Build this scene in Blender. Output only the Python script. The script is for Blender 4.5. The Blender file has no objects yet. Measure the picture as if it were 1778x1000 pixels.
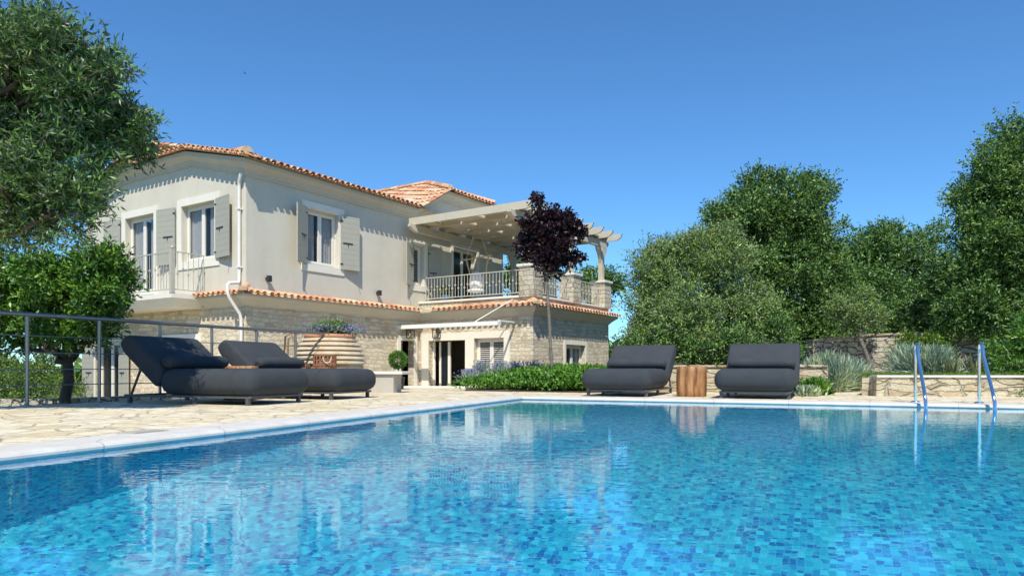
import bpy, bmesh, math, random
import numpy as np
from mathutils import Vector, Matrix
R = math.radians
S = bpy.context.scene
C = S.collection

# ------------------------------------------------------------------ camera, sky, sun, exposure
cam = bpy.data.objects.new('camera', bpy.data.cameras.new('camera'))
C.objects.link(cam)
cam.location = (0, 0, 0.45)
cam.rotation_euler = (R(90), 0, 0)
cam.data.sensor_width = 36
cam.data.lens = 36 * 1215 / 1778
cam.data.shift_y = 140 / 1778
cam.data.clip_start = 0.05
cam.data.clip_end = 3000
S.camera = cam
SUN_EL = 53
world = bpy.data.worlds.new('World')
S.world = world
world.use_nodes = True
wn = world.node_tree
sky = wn.nodes.new('ShaderNodeTexSky')
sky.sky_type = 'NISHITA'
sky.sun_disc = False
sky.sun_elevation = R(SUN_EL)
sky.sun_rotation = R(180)
sky.air_density = 1.0
sky.dust_density = 0.0
sky.ozone_density = 4.0
sky.altitude = 0
tint = wn.nodes.new('ShaderNodeMix')
tint.data_type = 'RGBA'
tint.blend_type = 'MULTIPLY'
tint.inputs[0].default_value = 1
wn.links.new(sky.outputs[0], tint.inputs[6])
tint.inputs[7].default_value = (.57, .95, 1.22, 1)
wn.links.new(tint.outputs[2], wn.nodes['Background'].inputs[0])
wn.nodes['Background'].inputs[1].default_value = 0.105
sl = bpy.data.lights.new('sun', 'SUN')
sl.energy = 4.2
sl.angle = R(0.5)
sl.color = (1.0, 0.94, 0.82)
sl.cycles.is_caustics_light = True
so = bpy.data.objects.new('sun', sl)
so.rotation_euler = (R(90 - SUN_EL), 0, 0)
C.objects.link(so)
S.view_settings.view_transform = 'Standard'
S.view_settings.look = 'None'
S.view_settings.exposure = 0.42
S.view_settings.gamma = 1
S.cycles.max_bounces = 8
S.cycles.transparent_max_bounces = 8
S.cycles.use_denoising = True

# ------------------------------------------------------------------ materials
MAT = {}


def new_mat(name):
    m = bpy.data.materials.new(name)
    m.use_nodes = True
    MAT[name] = m
    nt = m.node_tree
    return m, nt, nt.nodes['Principled BSDF']


def nd(nt, t, **kw):
    n = nt.nodes.new(t)
    for k, v in kw.items():
        setattr(n, k, v)
    return n


def noise(nt, scale, detail=4, rough=.55, vec=None):
    n = nd(nt, 'ShaderNodeTexNoise')
    n.inputs['Scale'].default_value = scale
    n.inputs['Detail'].default_value = detail
    n.inputs['Roughness'].default_value = rough
    if vec is not None:
        nt.links.new(vec, n.inputs['Vector'])
    return n


def ramp(nt, fac, stops, interp='LINEAR'):
    r = nd(nt, 'ShaderNodeValToRGB')
    r.color_ramp.interpolation = interp
    els = r.color_ramp.elements
    while len(els) < len(stops):
        els.new(.5)
    for e, (p, c) in zip(els, stops):
        e.position = p
        e.color = (*c, 1)
    nt.links.new(fac, r.inputs[0])
    return r


def mix(nt, a, b, fac, mode='MIX'):
    m = nd(nt, 'ShaderNodeMix', data_type='RGBA', blend_type=mode)
    for i, v in ((6, a), (7, b)):
        if isinstance(v, tuple):
            m.inputs[i].default_value = (*v, 1)
        else:
            nt.links.new(v, m.inputs[i])
    if isinstance(fac, (int, float)):
        m.inputs[0].default_value = fac
    else:
        nt.links.new(fac, m.inputs[0])
    return m.outputs[2]


def bump(nt, h, strength, dist, normal=None):
    b = nd(nt, 'ShaderNodeBump')
    b.inputs['Strength'].default_value = strength
    b.inputs['Distance'].default_value = dist
    nt.links.new(h, b.inputs['Height'])
    if normal is not None:
        nt.links.new(normal, b.inputs['Normal'])
    return b.outputs[0]


def math_n(nt, op, a, b=None, c=None):
    m = nd(nt, 'ShaderNodeMath', operation=op)
    for i, v in enumerate((a, b, c)):
        if v is None:
            continue
        if isinstance(v, (int, float)):
            m.inputs[i].default_value = v
        else:
            nt.links.new(v, m.inputs[i])
    return m.outputs[0]


def simple(name, col, rough=.6, metal=0.0, var=.12, nscale=8, bmp=0.0, bscale=40, spec=None):
    m, nt, b = new_mat(name)
    tc = nd(nt, 'ShaderNodeTexCoord').outputs['Object']
    n = noise(nt, nscale, 5, .6, tc)
    lo = tuple(c * (1 - var) for c in col)
    hi = tuple(min(1, c * (1 + var)) for c in col)
    r = ramp(nt, n.outputs[0], [(.3, lo), (.7, hi)])
    nt.links.new(r.outputs[0], b.inputs['Base Color'])
    b.inputs['Roughness'].default_value = rough
    b.inputs['Metallic'].default_value = metal
    if spec is not None:
        b.inputs['Specular IOR Level'].default_value = spec
    if bmp:
        n2 = noise(nt, bscale, 4, .6, tc)
        nt.links.new(bump(nt, n2.outputs[0], .6, bmp), b.inputs['Normal'])
    return m



def stucco_mat():
    """painted render with faint trowel clouds and rain streaks"""
    m, nt, b = new_mat('stucco')
    tc = nd(nt, 'ShaderNodeTexCoord').outputs['Object']
    n = noise(nt, 1.3, 6, .6, tc)
    r = ramp(nt, n.outputs[0], [(.3, (.565, .525, .43)), (.7, (.635, .595, .495))])
    mp = nd(nt, 'ShaderNodeMapping')
    mp.inputs['Scale'].default_value = (5, 5, .35)
    nt.links.new(tc, mp.inputs['Vector'])
    st = noise(nt, 1.0, 5, .65, mp.outputs[0])
    sr = ramp(nt, st.outputs[0], [(.36, (.88, .87, .85)), (.52, (1, 1, 1))])
    nt.links.new(mix(nt, r.outputs[0], sr.outputs[0], .22, 'MULTIPLY'), b.inputs['Base Color'])
    b.inputs['Roughness'].default_value = .9
    f = noise(nt, 55, 4, .6, tc)
    nt.links.new(bump(nt, f.outputs[0], .6, .004), b.inputs['Normal'])


stucco_mat()
simple('trim', (.74, .70, .61), .75, var=.04, nscale=3, bmp=.002)
simple('casing', (.76, .72, .62), .7, var=.03, nscale=3)
simple('cornice', (.52, .485, .405), .8, var=.05, nscale=2)
simple('shutter_paint', (.37, .36, .295), .6, var=.04, nscale=5, bmp=.001)
simple('window_frame_paint', (.78, .74, .65), .5, var=.02)
simple('black_iron', (.03, .03, .032), .5, var=.2)
simple('rail_paint', (.44, .42, .35), .5, var=.05)
simple('rail_cream', (.55, .51, .42), .55, var=.05)
simple('pergola_paint', (.52, .475, .37), .7, var=.05, nscale=3)
simple('pipe_white', (.80, .77, .70), .45, var=.03)
simple('curtain', (.86, .86, .84), .9, var=.05)
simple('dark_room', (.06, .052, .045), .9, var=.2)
simple('steel', (.32, .30, .28), .40, metal=.85, var=.06, nscale=12)
simple('chrome', (.82, .84, .87), .08, metal=1.0, var=.02)
simple('charcoal_fabric', (.034, .040, .047), .9, var=.12, nscale=4, bmp=.012, bscale=9)
simple('lounger_frame', (.10, .10, .105), .5, metal=.3, var=.1)
simple('terracotta_rim', (.52, .24, .14), .8, var=.15)
simple('wicker_brown', (.28, .12, .06), .7, var=.35, nscale=40)
simple('wicker_pale', (.62, .52, .38), .7, var=.2)
simple('branch_wood', (.27, .17, .09), .85, var=.35, nscale=20, bmp=.01, bscale=50)
simple('bark', (.085, .062, .045), .95, var=.4, nscale=8, bmp=.03, bscale=14)
simple('bark_grey', (.17, .15, .125), .95, var=.35, nscale=8, bmp=.02, bscale=20)
simple('soil', (.13, .09, .06), .95, var=.35, nscale=6, bmp=.03, bscale=20)
simple('lamp_glass', (.5, .42, .28), .2, var=.1)
simple('pool_lens', (.45, .62, .62), .25, var=.04)
simple('bench_render', (.44, .41, .35), .85, var=.05, nscale=4)
simple('white_cushion', (.78, .77, .74), .85, var=.03)
simple('rope', (.50, .36, .20), .85, var=.2, nscale=60)
simple('pot_blue', (.10, .18, .30), .4, var=.2)
simple('pot_dark', (.05, .045, .04), .7, var=.2)
simple('bird_black', (.02, .02, .02), .7, var=.1)
simple('awning_white', (.80, .79, .75), .6, var=.04)


def glass_mat():
    m, nt, b = new_mat('glass')
    b.inputs['Base Color'].default_value = (.03, .045, .06, 1)
    b.inputs['Roughness'].default_value = .04
    b.inputs['Specular IOR Level'].default_value = .8
    b.inputs['Alpha'].default_value = .28


glass_mat()


def stone_mat(name, light, dark, warm, row=.16, width=.34, mortar=.62, rubble=.5, coursed=True):
    """limestone masonry; vector = (X + Y, Z) so it runs along any wall of the object"""
    m, nt, b = new_mat(name)
    tc = nd(nt, 'ShaderNodeTexCoord').outputs['Object']
    sp = nd(nt, 'ShaderNodeSeparateXYZ')
    nt.links.new(tc, sp.inputs[0])
    u = math_n(nt, 'ADD', sp.outputs[0], sp.outputs[1])
    cb = nd(nt, 'ShaderNodeCombineXYZ')
    nt.links.new(u, cb.inputs[0])
    nt.links.new(sp.outputs[2], cb.inputs[1])

    def warp(vec, scale, ax, ay):
        wnz = noise(nt, scale, 3, .6, vec)
        sub = nd(nt, 'ShaderNodeVectorMath', operation='SUBTRACT')
        nt.links.new(wnz.outputs['Color'], sub.inputs[0])
        sub.inputs[1].default_value = (.5, .5, .5)
        ad = nd(nt, 'ShaderNodeVectorMath', operation='MULTIPLY_ADD')
        nt.links.new(sub.outputs[0], ad.inputs[0])
        ad.inputs[1].default_value = (ax, ay, 0)
        nt.links.new(vec, ad.inputs[2])
        return ad.outputs[0]
    v = warp(cb.outputs[0], 1.1, .5 * rubble, .16 * rubble)
    v = warp(v, 6, .17 * rubble, .085 * rubble)
    if coursed:
        br = nd(nt, 'ShaderNodeTexBrick')
        br.offset = .43
        br.offset_frequency = 2
        br.squash = .62
        br.squash_frequency = 3
        br.inputs['Color1'].default_value = (0, 0, 0, 1)
        br.inputs['Color2'].default_value = (1, 1, 1, 1)
        br.inputs['Mortar'].default_value = (.5, .5, .5, 1)
        br.inputs['Scale'].default_value = 1
        br.inputs['Mortar Size'].default_value = .011
        br.inputs['Mortar Smooth'].default_value = .35
        br.inputs['Brick Width'].default_value = width
        br.inputs['Row Height'].default_value = row
        nt.links.new(v, br.inputs['Vector'])
        cell = br.outputs['Color']
        edge = ramp(nt, br.outputs['Fac'], [(.15, (1, 1, 1)), (.85, (0, 0, 0))])
    else:
        mp = nd(nt, 'ShaderNodeMapping')
        mp.inputs['Scale'].default_value = (1 / width, 1 / row, 1)
        nt.links.new(v, mp.inputs['Vector'])
        v1 = nd(nt, 'ShaderNodeTexVoronoi', feature='DISTANCE_TO_EDGE')
        v2 = nd(nt, 'ShaderNodeTexVoronoi', feature='F1')
        for q in (v1, v2):
            q.inputs['Scale'].default_value = 1
            q.inputs['Randomness'].default_value = .85
            nt.links.new(mp.outputs[0], q.inputs['Vector'])
        sc = nd(nt, 'ShaderNodeSeparateColor')
        nt.links.new(v2.outputs['Color'], sc.inputs[0])
        cell = sc.outputs[0]
        edge = ramp(nt, v1.outputs['Distance'], [(.015, (0, 0, 0)), (.08, (1, 1, 1))])
    stone = ramp(nt, cell, [(0, dark), (.3, light), (.75, tuple(min(1, c * 1.12) for c in light)), (1, warm)])
    fine = noise(nt, 22, 6, .7, cb.outputs[0])
    fr = ramp(nt, fine.outputs[0], [(.3, (.70, .68, .64)), (.62, (1.1, 1.1, 1.1))])
    col = mix(nt, stone.outputs[0], fr.outputs[0], .8, 'MULTIPLY')
    big = noise(nt, .9, 4, .6, cb.outputs[0])
    brp = ramp(nt, big.outputs[0], [(.35, (.84, .80, .74)), (.6, (1.04, 1.04, 1.04))])
    col = mix(nt, col, brp.outputs[0], .7, 'MULTIPLY')
    mcol = tuple(c * mortar for c in light)
    col = mix(nt, mcol, col, edge.outputs[0])
    nt.links.new(col, b.inputs['Base Color'])
    b.inputs['Roughness'].default_value = .9
    rough = noise(nt, 9, 5, .7, v)
    h = math_n(nt, 'MULTIPLY_ADD', fine.outputs[0], .5, edge.outputs[0])
    h = math_n(nt, 'MULTIPLY_ADD', rough.outputs[0], .9, h)
    nt.links.new(bump(nt, h, 1.0, .05), b.inputs['Normal'])
    return m


stone_mat('stone_wall', (.72, .64, .49), (.54, .46, .33), (.72, .56, .38), row=.12, width=.27, mortar=.80, rubble=1.35)
stone_mat('stone_pier', (.60, .55, .43), (.46, .40, .29), (.63, .53, .38), row=.15, width=.38, rubble=.6, mortar=.55)
stone_mat('stone_planter', (.60, .53, .38), (.42, .31, .17), (.58, .42, .24), row=.12, width=.29, mortar=.72, rubble=1.0, coursed=False)
stone_mat('stone_field', (.56, .51, .41), (.38, .33, .25), (.52, .44, .31), row=.13, width=.24, mortar=.36, rubble=1.1, coursed=False)


def tiles_mat():
    m, nt, b = new_mat('roof_tile')
    tc = nd(nt, 'ShaderNodeTexCoord').outputs['Object']
    isl = nd(nt, 'ShaderNodeNewGeometry').outputs['Random Per Island']
    r = ramp(nt, isl, [(0, (.48, .22, .12)), (.35, (.62, .33, .19)), (.7, (.70, .43, .26)), (1, (.64, .50, .34))])
    n = noise(nt, 9, 6, .7, tc)
    nr = ramp(nt, n.outputs[0], [(.3, (.62, .58, .52)), (.6, (1.05, 1.05, 1.05))])
    nt.links.new(mix(nt, r.outputs[0], nr.outputs[0], .7, 'MULTIPLY'), b.inputs['Base Color'])
    b.inputs['Roughness'].default_value = .85
    nt.links.new(bump(nt, n.outputs[0], .5, .01), b.inputs['Normal'])


tiles_mat()


def deck_mat():
    m, nt, b = new_mat('travertine')
    tc = nd(nt, 'ShaderNodeTexCoord').outputs['Object']
    w = noise(nt, 1.6, 3, .5, tc)
    vm = nd(nt, 'ShaderNodeVectorMath', operation='MULTIPLY_ADD')
    nt.links.new(w.outputs['Color'], vm.inputs[0])
    vm.inputs[1].default_value = (.25, .25, 0)
    nt.links.new(tc, vm.inputs[2])
    v1 = nd(nt, 'ShaderNodeTexVoronoi', feature='DISTANCE_TO_EDGE')
    v2 = nd(nt, 'ShaderNodeTexVoronoi', feature='F1')
    for v in (v1, v2):
        v.inputs['Scale'].default_value = 2.9
        nt.links.new(vm.outputs[0], v.inputs['Vector'])
    sc = nd(nt, 'ShaderNodeSeparateColor')
    nt.links.new(v2.outputs['Color'], sc.inputs[0])
    stone = ramp(nt, sc.outputs[0], [(0, (.60, .51, .33)), (.4, (.70, .62, .45)), (.8, (.74, .68, .54)), (1, (.64, .52, .32))])
    n = noise(nt, 7, 7, .7, tc)
    nr = ramp(nt, n.outputs[0], [(.32, (.62, .56, .45)), (.55, (1.04, 1.03, 1.0)), (.7, (1.12, 1.12, 1.12))])
    col = mix(nt, stone.outputs[0], nr.outputs[0], .85, 'MULTIPLY')
    pits = noise(nt, 34, 5, .7, tc)
    pr = ramp(nt, pits.outputs[0], [(.33, (.45, .38, .28)), (.42, (1, 1, 1))])
    col = mix(nt, col, pr.outputs[0], .8, 'MULTIPLY')
    edge = ramp(nt, v1.outputs['Distance'], [(.012, (0, 0, 0)), (.035, (1, 1, 1))])
    col = mix(nt, (.42, .36, .26), col, edge.outputs[0])
    nt.links.new(col, b.inputs['Base Color'])
    b.inputs['Roughness'].default_value = .8
    h = math_n(nt, 'MULTIPLY_ADD', n.outputs[0], .5, edge.outputs[0])
    h2 = math_n(nt, 'MULTIPLY_ADD', pr.outputs[0], .3, h)
    nt.links.new(bump(nt, h2, .8, .012), b.inputs['Normal'])


deck_mat()


def coping_mat():
    m, nt, b = new_mat('coping_stone')
    uv = nd(nt, 'ShaderNodeUVMap').outputs[0]
    sp = nd(nt, 'ShaderNodeSeparateXYZ')
    nt.links.new(uv, sp.inputs[0])
    f = math_n(nt, 'FRACT', math_n(nt, 'MULTIPLY', sp.outputs[0], 1.0))
    j = math_n(nt, 'LESS_THAN', f, .010)
    tc = nd(nt, 'ShaderNodeTexCoord').outputs['Object']
    n = noise(nt, 5, 6, .6, tc)
    r = ramp(nt, n.outputs[0], [(.3, (.55, .52, .47)), (.7, (.68, .655, .60))])
    sp2 = noise(nt, 60, 3, .6, tc)
    r2 = ramp(nt, sp2.outputs[0], [(.27, (.55, .5, .42)), (.36, (1, 1, 1))])
    col = mix(nt, r.outputs[0], r2.outputs[0], .6, 'MULTIPLY')
    nt.links.new(mix(nt, col, (.38, .35, .31), j), b.inputs['Base Color'])
    b.inputs['Roughness'].default_value = .55


coping_mat()


def mosaic_mat():
    m, nt, b = new_mat('pool_mosaic')
    uv = nd(nt, 'ShaderNodeUVMap').outputs[0]
    T = .034
    sc = nd(nt, 'ShaderNodeVectorMath', operation='SCALE')
    nt.links.new(uv, sc.inputs[0])
    sc.inputs['Scale'].default_value = 1 / T
    fl = nd(nt, 'ShaderNodeVectorMath', operation='FLOOR')
    nt.links.new(sc.outputs[0], fl.inputs[0])
    fr = nd(nt, 'ShaderNodeVectorMath', operation='FRACTION')
    nt.links.new(sc.outputs[0], fr.inputs[0])
    wnn = nd(nt, 'ShaderNodeTexWhiteNoise', noise_dimensions='2D')
    nt.links.new(fl.outputs[0], wnn.inputs['Vector'])
    r = ramp(nt, wnn.outputs['Value'], [(0, (.008, .19, .46)), (.14, (.012, .31, .58)), (.34, (.016, .44, .63)),
                                        (.62, (.022, .54, .71)), (.86, (.05, .66, .82))], 'CONSTANT')
    sp = nd(nt, 'ShaderNodeSeparateXYZ')
    nt.links.new(fr.outputs[0], sp.inputs[0])
    gx = math_n(nt, 'LESS_THAN', sp.outputs[0], .07)
    gy = math_n(nt, 'LESS_THAN', sp.outputs[1], .07)
    g = math_n(nt, 'MAXIMUM', gx, gy)
    nt.links.new(mix(nt, r.outputs[0], (.16, .52, .70), g), b.inputs['Base Color'])
    b.inputs['Roughness'].default_value = .4


mosaic_mat()


def water_mat():
    m, nt, b = new_mat('water')
    nt.nodes.remove(b)
    g = nd(nt, 'ShaderNodeBsdfGlass')
    g.inputs['IOR'].default_value = 1.333
    g.inputs['Roughness'].default_value = 0.0
    g.inputs['Color'].default_value = (.88, .98, 1.0, 1)
    nt.links.new(g.outputs[0], nt.nodes['Material Output'].inputs[0])
    tc = nd(nt, 'ShaderNodeTexCoord').outputs['Object']
    mp = nd(nt, 'ShaderNodeMapping')
    mp.inputs['Rotation'].default_value = (0, 0, R(12))
    mp.inputs['Scale'].default_value = (.8, 1.5, 1)
    nt.links.new(tc, mp.inputs['Vector'])
    n1 = noise(nt, 2.0, 2, .5, mp.outputs[0])
    n2 = noise(nt, 9.0, 2, .5, mp.outputs[0])
    h = math_n(nt, 'MULTIPLY_ADD', n1.outputs[0], .45, math_n(nt, 'MULTIPLY', n2.outputs[0], .30))
    nt.links.new(bump(nt, h, 1.0, .0036), g.inputs['Normal'])


water_mat()


def leaf_mat(name, cols, rough=.45, trans=.08, under=None, spec=.38):
    m, nt, b = new_mat(name)
    gi = nd(nt, 'ShaderNodeNewGeometry')
    r = ramp(nt, gi.outputs['Random Per Island'], [(i / (len(cols) - 1), c) for i, c in enumerate(cols)])
    col = r.outputs[0]
    # shoots of different age: some sprays yellower, some duller
    tc = nd(nt, 'ShaderNodeTexCoord').outputs['Object']
    tn = noise(nt, 2.6, 3, .6, tc)
    tr_ = ramp(nt, tn.outputs[0], [(.34, (.62, .70, .80)), (.5, (1, 1, 1)), (.66, (1.35, 1.22, .85))])
    col = mix(nt, col, tr_.outputs[0], 1.0, 'MULTIPLY')
    if under:
        col = mix(nt, col, under, gi.outputs['Backfacing'])
    nt.links.new(col, b.inputs['Base Color'])
    b.inputs['Roughness'].default_value = rough
    b.inputs['Specular IOR Level'].default_value = spec
    tr = nd(nt, 'ShaderNodeBsdfTranslucent')
    nt.links.new(mix(nt, col, (1.0, 1.0, .3), .35, 'MULTIPLY'), tr.inputs[0])
    ms = nd(nt, 'ShaderNodeMixShader')
    ms.inputs[0].default_value = trans
    nt.links.new(b.outputs[0], ms.inputs[1])
    nt.links.new(tr.outputs[0], ms.inputs[2])
    nt.links.new(ms.outputs[0], nt.nodes['Material Output'].inputs[0])


leaf_mat('olive_leaf', [(0.036, 0.089, 0.014), (0.081, 0.175, 0.030), (0.135, 0.268, 0.049), (0.216, 0.368, 0.091)], rough=.42, under=(.10, .14, .07))
leaf_mat('olive_leaf_pale', [(0.090, 0.158, 0.026), (0.165, 0.283, 0.048), (0.231, 0.366, 0.072), (0.313, 0.449, 0.119)], rough=.45, under=(.16, .21, .10))
leaf_mat('dark_leaf', [(0.039, 0.086, 0.018), (0.073, 0.152, 0.030), (0.117, 0.220, 0.048), (0.193, 0.315, 0.084)], rough=.5)
leaf_mat('mid_leaf', [(0.048, 0.105, 0.022), (0.080, 0.162, 0.037), (0.120, 0.227, 0.052), (0.176, 0.292, 0.075)])
leaf_mat('citrus_leaf', [(0.028, 0.074, 0.010), (0.069, 0.162, 0.019), (0.117, 0.257, 0.030), (0.179, 0.365, 0.055)], spec=.5, rough=.35)
leaf_mat('bright_leaf', [(0.035, 0.111, 0.010), (0.069, 0.187, 0.016), (0.104, 0.246, 0.024), (0.147, 0.306, 0.040)])
leaf_mat('plum_leaf', [(0.011, 0.006, 0.009), (0.022, 0.009, 0.015), (0.035, 0.013, 0.021), (0.047, 0.021, 0.029)], rough=.4, trans=.15)
leaf_mat('sage_leaf', [(.18, .26, .15), (.26, .35, .22), (.34, .43, .29), (.42, .50, .37)])
leaf_mat('grass_leaf', [(.05, .11, .012), (.09, .17, .02), (.13, .22, .03), (.18, .26, .05)])
leaf_mat('straw_leaf', [(.32, .24, .12), (.42, .33, .18), (.36, .30, .13), (.22, .24, .09)])
leaf_mat('lavender_petal', [(.16, .14, .34), (.24, .22, .45), (.30, .28, .52), (.20, .22, .30)])
leaf_mat('blue_petal', [(0.087, 0.084, 0.303), (0.156, 0.150, 0.419), (0.243, 0.224, 0.477), (0.347, 0.337, 0.520)])
leaf_mat('pink_petal', [(.5, .12, .2), (.6, .2, .3)])
leaf_mat('hedge_leaf', [(.05, .11, .018), (.085, .16, .03), (.12, .21, .045), (.16, .25, .07)])


def wood_mat():
    m, nt, b = new_mat('stump_wood')
    tc = nd(nt, 'ShaderNodeTexCoord').outputs['Object']
    mp = nd(nt, 'ShaderNodeMapping')
    mp.inputs['Scale'].default_value = (14, 14, 1.3)
    nt.links.new(tc, mp.inputs['Vector'])
    n = noise(nt, 1.2, 6, .65, mp.outputs[0])
    r = ramp(nt, n.outputs[0], [(.34, (.06, .025, .01)), (.44, (.24, .10, .035)), (.56, (.40, .20, .08)), (.7, (.52, .32, .15))])
    nt.links.new(r.outputs[0], b.inputs['Base Color'])
    b.inputs['Roughness'].default_value = .6
    nt.links.new(bump(nt, n.outputs[0], .8, .01), b.inputs['Normal'])


wood_mat()


def jar_mat():
    m, nt, b = new_mat('jar_clay')
    tc = nd(nt, 'ShaderNodeTexCoord').outputs['Object']
    n = noise(nt, 3, 6, .65, tc)
    r = ramp(nt, n.outputs[0], [(.25, (.40, .22, .12)), (.42, (.52, .40, .26)), (.6, (.56, .48, .34)), (.8, (.62, .56, .43))])
    n2 = noise(nt, 30, 4, .7, tc)
    nt.links.new(r.outputs[0], b.inputs['Base Color'])
    b.inputs['Roughness'].default_value = .9
    nt.links.new(bump(nt, n2.outputs[0], .7, .02), b.inputs['Normal'])


jar_mat()


def ground_mat():
    m, nt, b = new_mat('dry_grass')
    tc = nd(nt, 'ShaderNodeTexCoord').outputs['Object']
    n = noise(nt, .7, 8, .7, tc)
    r = ramp(nt, n.outputs[0], [(.3, (.05, .07, .022)), (.5, (.09, .11, .035)), (.65, (.17, .15, .07)), (.8, (.22, .18, .10))])
    nt.links.new(r.outputs[0], b.inputs['Base Color'])
    b.inputs['Roughness'].default_value = .95
    n2 = noise(nt, 12, 5, .7, tc)
    nt.links.new(bump(nt, n2.outputs[0], .8, .05), b.inputs['Normal'])


ground_mat()


# ------------------------------------------------------------------ helpers
def tag(o, label=None, cat=None, group=None, kind=None):
    if label:
        o['label'] = label
    if cat:
        o['category'] = cat
    if group:
        o['group'] = group
    if kind:
        o['kind'] = kind
    return o


def thing(name, label, cat, loc=(0, 0, 0), rotz=0.0, group=None):
    o = bpy.data.objects.new(name, None)
    C.objects.link(o)
    o.location = loc
    o.rotation_euler = (0, 0, rotz)
    return tag(o, label, cat, group)


class MB:
    def __init__(s):
        s.v, s.f, s.sm, s.uv = [], [], [], []

    def add(s, vs, fs, smooth=False):
        k = len(s.v)
        s.v += [tuple(p) for p in vs]
        s.f += [tuple(i + k for i in f) for f in fs]
        s.sm += [smooth] * len(fs)
        return s

    def box(s, x0, x1, y0, y1, z0, z1):
        vs = [(x, y, z) for z in (z0, z1) for y in (y0, y1) for x in (x0, x1)]
        return s.add(vs, [(0, 2, 3, 1), (4, 5, 7, 6), (0, 1, 5, 4), (2, 6, 7, 3), (0, 4, 6, 2), (1, 3, 7, 5)])

    def beam(s, p, q, w, h, up=(0, 0, 1)):
        p, q = Vector(p), Vector(q)
        d = (q - p).normalized()
        up = Vector(up)
        if abs(d.dot(up)) > .98:
            up = Vector((0, 1, 0))
        a = d.cross(up).normalized() * w / 2
        b = a.cross(d).normalized() * h / 2
        vs = [p + i * a + j * b for i, j in ((-1, -1), (1, -1), (1, 1), (-1, 1))] + [q + i * a + j * b for i, j in ((-1, -1), (1, -1), (1, 1), (-1, 1))]
        return s.add(vs, [(3, 2, 1, 0), (4, 5, 6, 7), (0, 1, 5, 4), (1, 2, 6, 5), (2, 3, 7, 6), (3, 0, 4, 7)])

    def tube(s, pts, rad, seg=8, cap=True):
        pts = [Vector(p) for p in pts]
        n = len(pts)
        if not hasattr(rad, '__len__'):
            rad = [rad] * n
        vs, fs = [], []
        ref = None
        for i, p in enumerate(pts):
            d = (pts[min(i + 1, n - 1)] - pts[max(i - 1, 0)]).normalized()
            if ref is None:
                ref = Vector((1, 0, 0)) if abs(d.x) < .8 else Vector((0, 1, 0))
            a = (ref - d * ref.dot(d)).normalized()
            ref = a
            b = d.cross(a)
            for k in range(seg):
                t = 2 * math.pi * k / seg
                vs.append(p + (a * math.cos(t) + b * math.sin(t)) * rad[i])
        for i in range(n - 1):
            for k in range(seg):
                k2 = (k + 1) % seg
                fs.append((i * seg + k, i * seg + k2, (i + 1) * seg + k2, (i + 1) * seg + k))
        s.add(vs, fs, True)
        if cap:
            s.add(vs[:seg][::-1], [tuple(range(seg))])
            s.add(vs[-seg:], [tuple(range(seg))])
        return s

    def lathe(s, prof, c=(0, 0, 0), seg=24, smooth=True):
        vs, fs = [], []
        for r, z in prof:
            for k in range(seg):
                t = 2 * math.pi * k / seg
                vs.append((c[0] + r * math.cos(t), c[1] + r * math.sin(t), c[2] + z))
        for i in range(len(prof) - 1):
            for k in range(seg):
                k2 = (k + 1) % seg
                fs.append((i * seg + k, i * seg + k2, (i + 1) * seg + k2, (i + 1) * seg + k))
        return s.add(vs, fs, smooth)

    def ball(s, c, r, seg=10, rings=6):
        r3 = r if hasattr(r, '__len__') else (r, r, r)
        vs, fs = [], []
        for i in range(rings + 1):
            a = math.pi * i / rings
            for k in range(seg):
                t = 2 * math.pi * k / seg
                vs.append((c[0] + r3[0] * math.sin(a) * math.cos(t), c[1] + r3[1] * math.sin(a) * math.sin(t), c[2] - r3[2] * math.cos(a)))
        for i in range(rings):
            for k in range(seg):
                k2 = (k + 1) % seg
                fs.append((i * seg + k, i * seg + k2, (i + 1) * seg + k2, (i + 1) * seg + k))
        return s.add(vs, fs, True)

    def prism(s, poly, z0, z1):
        n = len(poly)
        vs = [(x, y, z0) for x, y in poly] + [(x, y, z1) for x, y in poly]
        fs = [tuple(range(n))[::-1], tuple(range(n, 2 * n))] + [(i, (i + 1) % n, n + (i + 1) % n, n + i) for i in range(n)]
        return s.add(vs, fs)

    def build(s, name, mat, parent=None):
        me = bpy.data.meshes.new(name)
        me.from_pydata(s.v, [], s.f)
        me.polygons.foreach_set('use_smooth', s.sm)
        me.materials.append(MAT[mat])
        me.update()
        o = bpy.data.objects.new(name, me)
        C.objects.link(o)
        if parent is not None:
            o.parent = parent
        return o


def bevelled(name, build_fn, width, seg, mat, parent=None, smooth=True, sub=0):
    """build_fn(bm) makes a closed shape; all its edges are rounded"""
    bm = bmesh.new()
    build_fn(bm)
    bmesh.ops.recalc_face_normals(bm, faces=bm.faces)
    if width:
        bmesh.ops.bevel(bm, geom=list(bm.edges), offset=width, segments=seg, profile=.5, affect='EDGES', clamp_overlap=True)
    if sub:
        bmesh.ops.subdivide_edges(bm, edges=[e for e in bm.edges if e.calc_length() > .15], cuts=sub, use_grid_fill=True)
    me = bpy.data.meshes.new(name)
    bm.to_mesh(me)
    bm.free()
    me.polygons.foreach_set('use_smooth', [smooth] * len(me.polygons))
    me.materials.append(MAT[mat])
    o = bpy.data.objects.new(name, me)
    C.objects.link(o)
    if parent is not None:
        o.parent = parent
    return o


def bm_box(x0, x1, y0, y1, z0, z1):
    def f(bm):
        m = Matrix.Translation(((x0 + x1) / 2, (y0 + y1) / 2, (z0 + z1) / 2)) @ Matrix.Diagonal((x1 - x0, y1 - y0, z1 - z0, 1))
        bmesh.ops.create_cube(bm, size=1, matrix=m)
    return f


def copy_tree(o, parent=None):
    c = o.copy()
    C.objects.link(c)
    c.parent = parent
    for ch in list(o.children):
        copy_tree(ch, c)
    return c


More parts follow.
